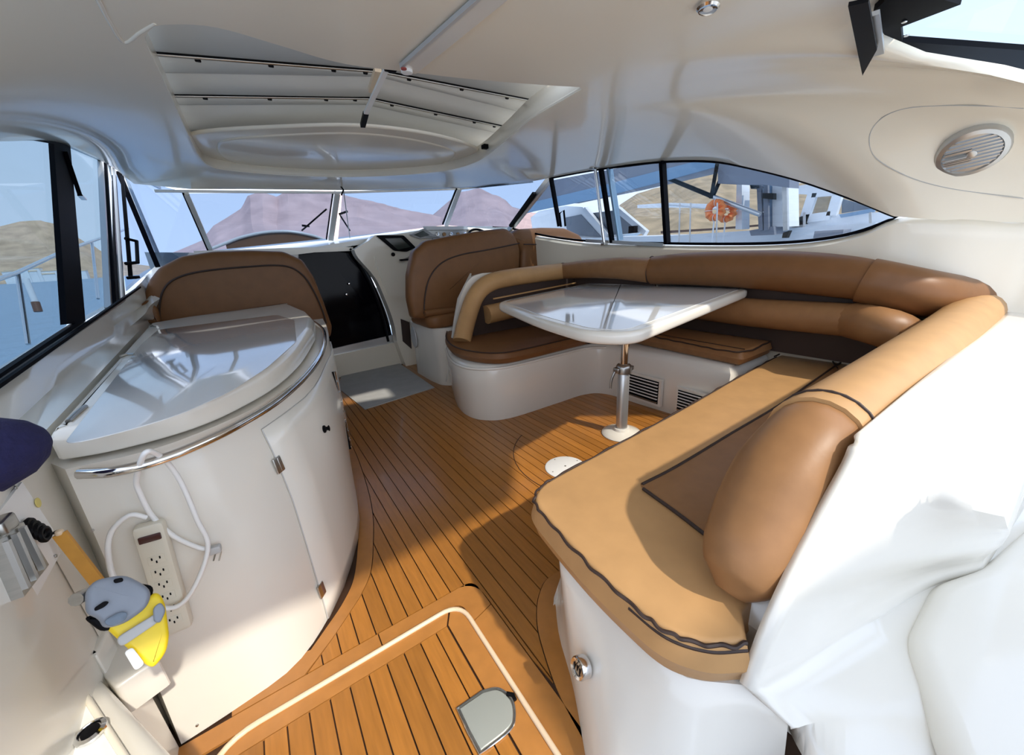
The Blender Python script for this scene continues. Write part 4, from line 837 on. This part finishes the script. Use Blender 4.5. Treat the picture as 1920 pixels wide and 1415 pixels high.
for d_ in (-5, 2, 8): tube('prong', [CP_(404+d_, 1028, .022), CP_(400+d_, 1044, .024)], .0022, 'steel', pg, seg=5)
# navy fleece cushion and near locker
nv = thing('fender', 'dark navy fleece covered fender end at the left edge', 'fender')
nc = Z(-14, 850, .97); ax1 = (Z(90, 815, .97)-nc).normalized(); ax2 = V(0, 0, 1).cross(ax1)
loft('cover', [[nc+ax1*(-.35)+(ax2*math.cos(a*.26)+V(0, 0, 1)*math.sin(a*.26))*.001 for a in range(24)]]+[[nc+ax1*x_+(ax2*math.cos(a*.2618)+V(0, 0, 1)*math.sin(a*.2618))*r_ for a in range(24)] for x_, r_ in ((-.35, .075), (-.2, .08), (-.02, .078), (.03, .066), (.06, .046), (.076, .024), (.081, .002))], 'navy', nv)
lk = thing('side_locker', 'white moulded locker with raised lid rim at the lower left corner', 'locker')
zl = .42
pad('moulding', rnd([W(Z(x, y, zl), zl-.3) for x, y in ((-160, 1330), (-20, 1225), (62, 1178), (112, 1186), (350, 1440), (380, 1600), (-160, 1600))], .05, 4), V(0, 0, 1), .30, .03, 'gel', lk, rb=0)
li = rnd([W(Z(x, y, zl+.005), zl-.005) for x, y in ((-70, 1560), (84, 1236), (116, 1236), (285, 1500), (200, 1640))], .02, 5)
pad('lid', li, V(0, 0, 1), .018, .006, 'white', lk, rb=0)
tube('lid_rim', [W(p, zl+.012) for p in li], .006, 'head', lk, closed=True, seg=8)
lt = Z(171, 1374, zl+.018); lathe('latch', lt, [(.024, 0), (.024, .006), (.018, .009), (.016, .004), (0, .003)], 'chrome', lk, seg=20); lathe('latch_core', lt, [(.014, 0), (.014, .007), (0, .008)], 'black', lk, seg=16)
# ================================================================== OUTSIDE: sea, mountains, town, rails, neighbouring boats
SEA = -1.7
sea = tag(mesh('sea', [V(-4000, -3000, SEA), V(4000, -3000, SEA), V(4000, 5000, SEA), V(-4000, 5000, SEA)], [(0, 1, 2, 3)], 'sea', smooth=False), 'flat blue sea stretching to the far shore', 'sea', kind='stuff')
ad = thing('aft_deck', 'white sunlit aft deck of the boat behind the cockpit', 'deck')
slab('bathing_platform', [V(-1.3, -7, -.35), V(4.6, -7, -.35), V(4.6, -1.25, -.35), V(-1.3, -1.25, -.35)], V(0, 0, .3), 'gel', ad)
slab('sunpad', [V(-.9, -4.2, -.05), V(3.4, -4.2, -.05), V(3.4, -1.9, -.05), V(-.9, -1.9, -.05)], V(0, 0, .45), 'gel', ad)
ar = thing('shade_beam', 'unseen white beam added above the aft deck to shade the settee wall', 'shade_caster')  # out-of-view blocker, added to throw shade on the lower aft wall
pad('beam', rnd([V(1.05, -2.0, 2.1), V(4.3, -2.0, 2.1), V(4.3, -2.0, 2.86), V(1.25, -2.0, 2.90)], .1, 4), V(0, -1, 0), .25, .05, 'gel', ar)
pad('leg', rnd([V(3.9, -2.0, -.05), V(4.5, -2.0, -.05), V(4.4, -2.0, 2.6), V(4.0, -2.0, 2.6)], .05, 3), V(0, -1, 0), .2, .05, 'gel', ar)
dk = thing('side_deck', 'white hull side deck outside the cabin windows', 'deck')
slab('foredeck', [V(-1.3, 3.0, .55), V(-1.1, 5.5, .70), V(-.2, 8.2, .95), V(1.1, 9.4, 1.05), V(2.4, 8.2, .95), V(3.6, 5.5, .8), V(3.9, 3.0, .7), V(3.9, -1.5, .6), V(3.5, -1.5, .5), V(3.5, 5.0, .9), V(-.7, 5.35, .95), V(-.95, -1.5, .5), V(-1.3, -1.5, .4)], V(0, 0, -.5), 'boat', dk)
def hill(name, label, sky, dist, m, rough=.05, seed=1, base=SEA, front=.55, cat='mountain', n=150):
    rnd_ = random.Random(seed); P = []
    for (x0, y0), (x1, y1) in zip(sky, sky[1:]):
        k = max(2, int(n*(x1-x0)/(sky[-1][0]-sky[0][0])))
        for j in range(k): t = j/k; P.append((x0+(x1-x0)*t, y0+(y1-y0)*t))
    P.append(sky[-1]); tops = [D(x, y, dist) for x, y in P]; NR = 14; rows = []
    from mathutils import noise
    for r in range(NR+1):
        t = r/NR; row = []
        for p in tops:
            f = 1-(1-front)*t; q = V(p.x*f, p.y*f, base-2+(p.z-base+2)*(1-t)**1.25)
            hgt = p.z-base; nz = noise.fractal(V(q.x, q.y, q.z*1.5)*(7/dist)+V(seed*9, 0, 0), 1, 2, 5)
            q.z += nz*hgt*rough*(1 if r else .45)*(1 if t < .95 else 0); q.x += nz*dist*.012; row.append(q)
        rows.append(row)
    o = loft(name, rows+[[V(p.x*1.25, p.y*1.25, base-2) for p in tops]][::-1], m, closed=False, sharp=25)
    return tag(o, label, cat)
hill('mountain', 'mauve rocky mountain with twin peaks straight ahead through the windscreen', [(300, 485), (380, 450), (402, 422), (425, 408), (450, 392), (462, 369), (482, 365), (510, 376), (528, 366), (560, 363), (640, 364), (700, 377), (745, 387), (790, 398), (815, 402), (850, 408)], 900, 'rock', .16, 3)
hill('mountain', 'dusky pink peak seen through the right windscreen quarter pane', [(790, 425), (812, 402), (838, 380), (865, 358), (900, 350), (935, 362), (965, 385), (1000, 398), (1060, 402), (1130, 405), (1200, 412)], 1000, 'rock', .12, 5)
hill('hill', 'tan hill across the bay in the port window', [(-420, 470), (-200, 440), (0, 424), (40, 414), (80, 412), (110, 418), (135, 428), (165, 446), (200, 470), (250, 492), (300, 500)], 620, 'rock2', .12, 8, front=.75)
hill('hillside', 'ochre scrub hillside behind the starboard boats', [(1130, 415), (1160, 385), (1190, 366), (1235, 352), (1262, 342), (1285, 326), (1310, 318), (1345, 322), (1385, 332), (1440, 335), (1500, 342), (1600, 345), (1700, 350), (1850, 360)], 120, 'scrub', .10, 11, front=.35)
rh_ = random.Random(4)
for k in range(9):
    x = 28+k*15+rh_.uniform(-4, 4); p = D(x, 522+rh_.uniform(-4, 3)+(-6 if k > 6 else 0), 445); wd = rh_.uniform(5, 11)
    t = thing('house', ('leftmost', 'second', 'third', 'fourth', 'fifth', 'sixth', 'seventh', 'eighth', 'ninth')[k]+' white house from the left on the far shore', 'house', 'white houses on the far shore')
    hz = rh_.uniform(3, 6); slab('wall', [p+V(-wd/2, -3, -9), p+V(wd/2, -3, -9), p+V(wd/2, 3, -9), p+V(-wd/2, 3, -9)], V(0, 0, 9+hz), 'boat', t); slab('roof', [p+V(-wd/2-.3, -3.4, hz), p+V(wd/2+.3, -3.4, hz), p+V(wd/2+.3, 3.4, hz), p+V(-wd/2-.3, 3.4, hz)], V(0, 0, .6), 'strip', t)
# port side rail with stanchions
pr = thing('deck_rail', 'chrome deck rail with stanchions outside the port window', 'rail')
XR = -1.22
tube('top_rail', [X(-200, 590, XR), X(30, 512, XR), X(120, 470, XR), X(190, 446, XR), X(240, 428, -1.15)], .013, 'chrome', pr)
for a, b in (((33, 512), (53, 645)), ((172, 452), (184, 560))): tube('stanchion', [X(*a, XR), X(*b, XR)], .012, 'chrome', pr)
t = thing('dangling_pole', 'white dangling pole with a dark red foot seen low in the port window', 'pole'); tube('pole', [X(48, 522, -2.6), X(66, 566, -2.6)], .035, 'boat', t); tube('foot', [X(66, 566, -2.6), X(72, 584, -2.6)], .045, 'rust', t)  # dangling object like a hung fender, ends above the water
# neighbouring boats to starboard
b1 = thing('motor_boat', 'white motor boat with raked windscreen moored alongside', 'boat')
XB = 7.5
def bs(nm, px, d, m, par, X_=XB): return slab(nm, [X(x, y, X_) for x, y in px], V(d, 0, 0), m, par)
bs('hull', ((930, 436), (1100, 446), (1250, 442), (1470, 428), (1640, 418), (1690, 430), (1690, 640), (930, 640)), 1.5, 'boat', b1)
bs('deck_stripe', ((1240, 433), (1330, 428), (1430, 420), (1430, 424), (1330, 432), (1240, 438)), -.02, 'rust', b1)
bs('canopy', ((995, 408), (1010, 396), (1060, 386), (1092, 388), (1104, 400), (1130, 440), (1120, 446), (1000, 440)), 1.6, 'boat', b1, 8)
bs('side_glass', ((1060, 408), (1090, 402), (1128, 444), (1066, 440)), -.03, 'bglass', b1, 8)
bs('windscreen', ((1104, 400), (1155, 394), (1200, 436), (1132, 442)), -.02, 'bglass', b1, 8)
for a, b in (((1097, 392), (1140, 442)), ((1156, 390), (1212, 437))): bar('windscreen_frame', X(*a, 7.9), X(*b, 7.9), .12, .12, 'boat', b1, up=(1, 0, 0))
boxr('cleat', X(1187, 430, 7.7), (.15, .15, .15), 'black', b1)
aw = thing('awning_reflection', 'slate and pale blue glass reflection built as slabs, with a grey canvas end over the neighbouring boat', 'awning_reflection')  # diagonal bands: reflection on the starboard glass, built as coloured slabs
bs('upper_reflection', ((1000, 372), (1035, 338), (1240, 300), (1335, 292), (1335, 298), (1250, 318), (1120, 352), (1003, 380)), 1.5, 'awn', aw, 6.4)
bs('lower_reflection', ((985, 400), (1003, 378), (1120, 350), (1250, 316), (1345, 292), (1345, 312), (1250, 338), (1120, 372), (1000, 396)), .04, 'bluec', aw, 6.38)
bs('end_panel', ((1346, 296), (1480, 320), (1480, 352), (1430, 346), (1400, 346), (1346, 344)), .3, 'awn', aw, 6.38)
bar('awning_pole', X(1346, 300, 6.3), X(1333, 372, 6.3), .04, .04, 'black', aw, up=(1, 0, 0))
b2 = thing('yacht_mast_tower', 'white tower with dark struts between the neighbouring boats', 'tower')
bs('panel', ((1448, 342), (1470, 338), (1472, 425), (1448, 425)), .5, 'boat', b2, 7.0)
bs('panel', ((1428, 345), (1447, 344), (1447, 426), (1430, 428)), .4, 'bluec', b2, 7.05)
for x0, x1 in ((1424, 1428), (1472, 1474), (1437, 1438)): bar('strut', X(x0, 342, 6.9), X(x1, 432, 6.9), .06, .06, 'alu' if x0 > 1450 else 'awn', b2, up=(1, 0, 0))
bs('pedestal', ((1405, 432), (1450, 424), (1452, 440), (1408, 442)), .4, 'awn', b2, 6.9); bs('bracket', ((1430, 362), (1450, 362), (1450, 374), (1430, 372)), .1, 'black', b2, 6.85)
bs('winch', ((1468, 436), (1480, 432), (1474, 446), (1466, 446)), .1, 'black', b2, 6.85); bs('radar', ((1405, 344), (1416, 340), (1420, 352), (1408, 354)), .2, 'black', b2, 6.8)
b3 = thing('cabin_boat', 'white cabin boat with framed side windows at the right of the starboard view', 'boat')
bs('roof', ((1474, 362), (1474, 352), (1530, 343), (1570, 350), (1560, 356), (1500, 364)), 1.4, 'boat', b3, 9)
bs('hull', ((1472, 428), (1500, 410), (1560, 402), (1640, 398), (1700, 396), (1720, 480), (1472, 480)), 1.2, 'boat', b3, 8.6)
bs('side_stripe', ((1575, 402), (1640, 390), (1642, 397), (1578, 408)), -.04, 'bluec', b3, 8.55)
for a, b in (((1525, 362), (1503, 428)), ((1525, 362), (1570, 358)), ((1573, 360), (1560, 404)), ((1512, 410), (1558, 404))): bar('window_frame', X(*a, 8.6), X(*b, 8.6), .14, .10, 'boat', b3, up=(1, 0, 0))
bs('cabin_glass', ((1527, 364), (1570, 360), (1558, 402), (1514, 408)), .02, 'gs', b3, 8.65)
bs('aft_window', ((1578, 372), (1600, 378), (1640, 390), (1578, 400)), .02, 'bglass', b3, 8.7); bs('lower_frames', ((1478, 412), (1505, 405), (1506, 420), (1474, 425)), .2, 'black', b3, 8.4)
for x in (1632, 1508): bar('stanchion', X(x, 398, 8.3), X(x, 430, 8.3), .03, .03, 'alu', b3, up=(1, 0, 0))
boxr('fitting', X(1560, 438, 7.3), (.3, .35, .1), 'awn', b3)
bm = thing('boom', 'long dark and silver boom sloping above the neighbouring deck', 'boom')
tube('spar', [X(1250, 333, 6.6), X(1335, 368, 6.6)], .035, 'black', bm); tube('spar', [X(1335, 368, 6.6), X(1425, 402, 6.6)], .035, 'alu', bm); tube('stay', [X(1335, 372, 6.6), X(1349, 340, 6.6)], .03, 'black', bm)
for k, (x, y, lb) in enumerate(((1341, 394, 'bright orange coiled life ring at the neighbouring rail'), (1362, 397, 'second orange life ring just right of the first'))):
    c = X(x, y, 6.5+.3*k); t = thing('life_ring', lb, 'life ring', 'orange life rings')
    r_ = .115; tube('ring', [c+V(.03*math.sin(a*3), math.cos(a*.3142)*r_, math.sin(a*.3142)*r_) for a in range(20)], .055, 'ring', t, closed=True, seg=10)
    for a in (0, 5, 10, 15): tube('band', [c+V(math.cos(b*.7854)*.058, math.cos(a*.3142)*(r_+.058*math.sin(b*.7854)), math.sin(a*.3142)*(r_+.058*math.sin(b*.7854))) for b in range(8)], .006, 'white', t, closed=True, seg=5)
    tube('lanyard', [c+V(0, 0, -.12), c+V(0, 0, -.75)], .012, 'boat', t)
t = tag(bs('post', ((1381, 345), (1391, 345), (1391, 430), (1379, 430)), .25, 'boat', None, 6.9), 'tall white post behind the orange life rings', 'post')
qy = thing('quay_rail', 'white rail and wires along the neighbouring deck edge', 'rail')
for x in (1275, 1295, 1345): tube('stanchion', [X(x, 380, 6.2), X(x-2, 456, 6.2)], .012, 'alu', qy)
tube('wire', [X(1250, 384, 6.9), X(1340, 392, 6.9), X(1440, 398, 6.9)], .010, 'boat', qy); bs('pale_wall', ((1195, 384), (1250, 380), (1380, 384), (1380, 391), (1250, 389), (1195, 390)), .3, 'boat', qy, 9.5)

settle()
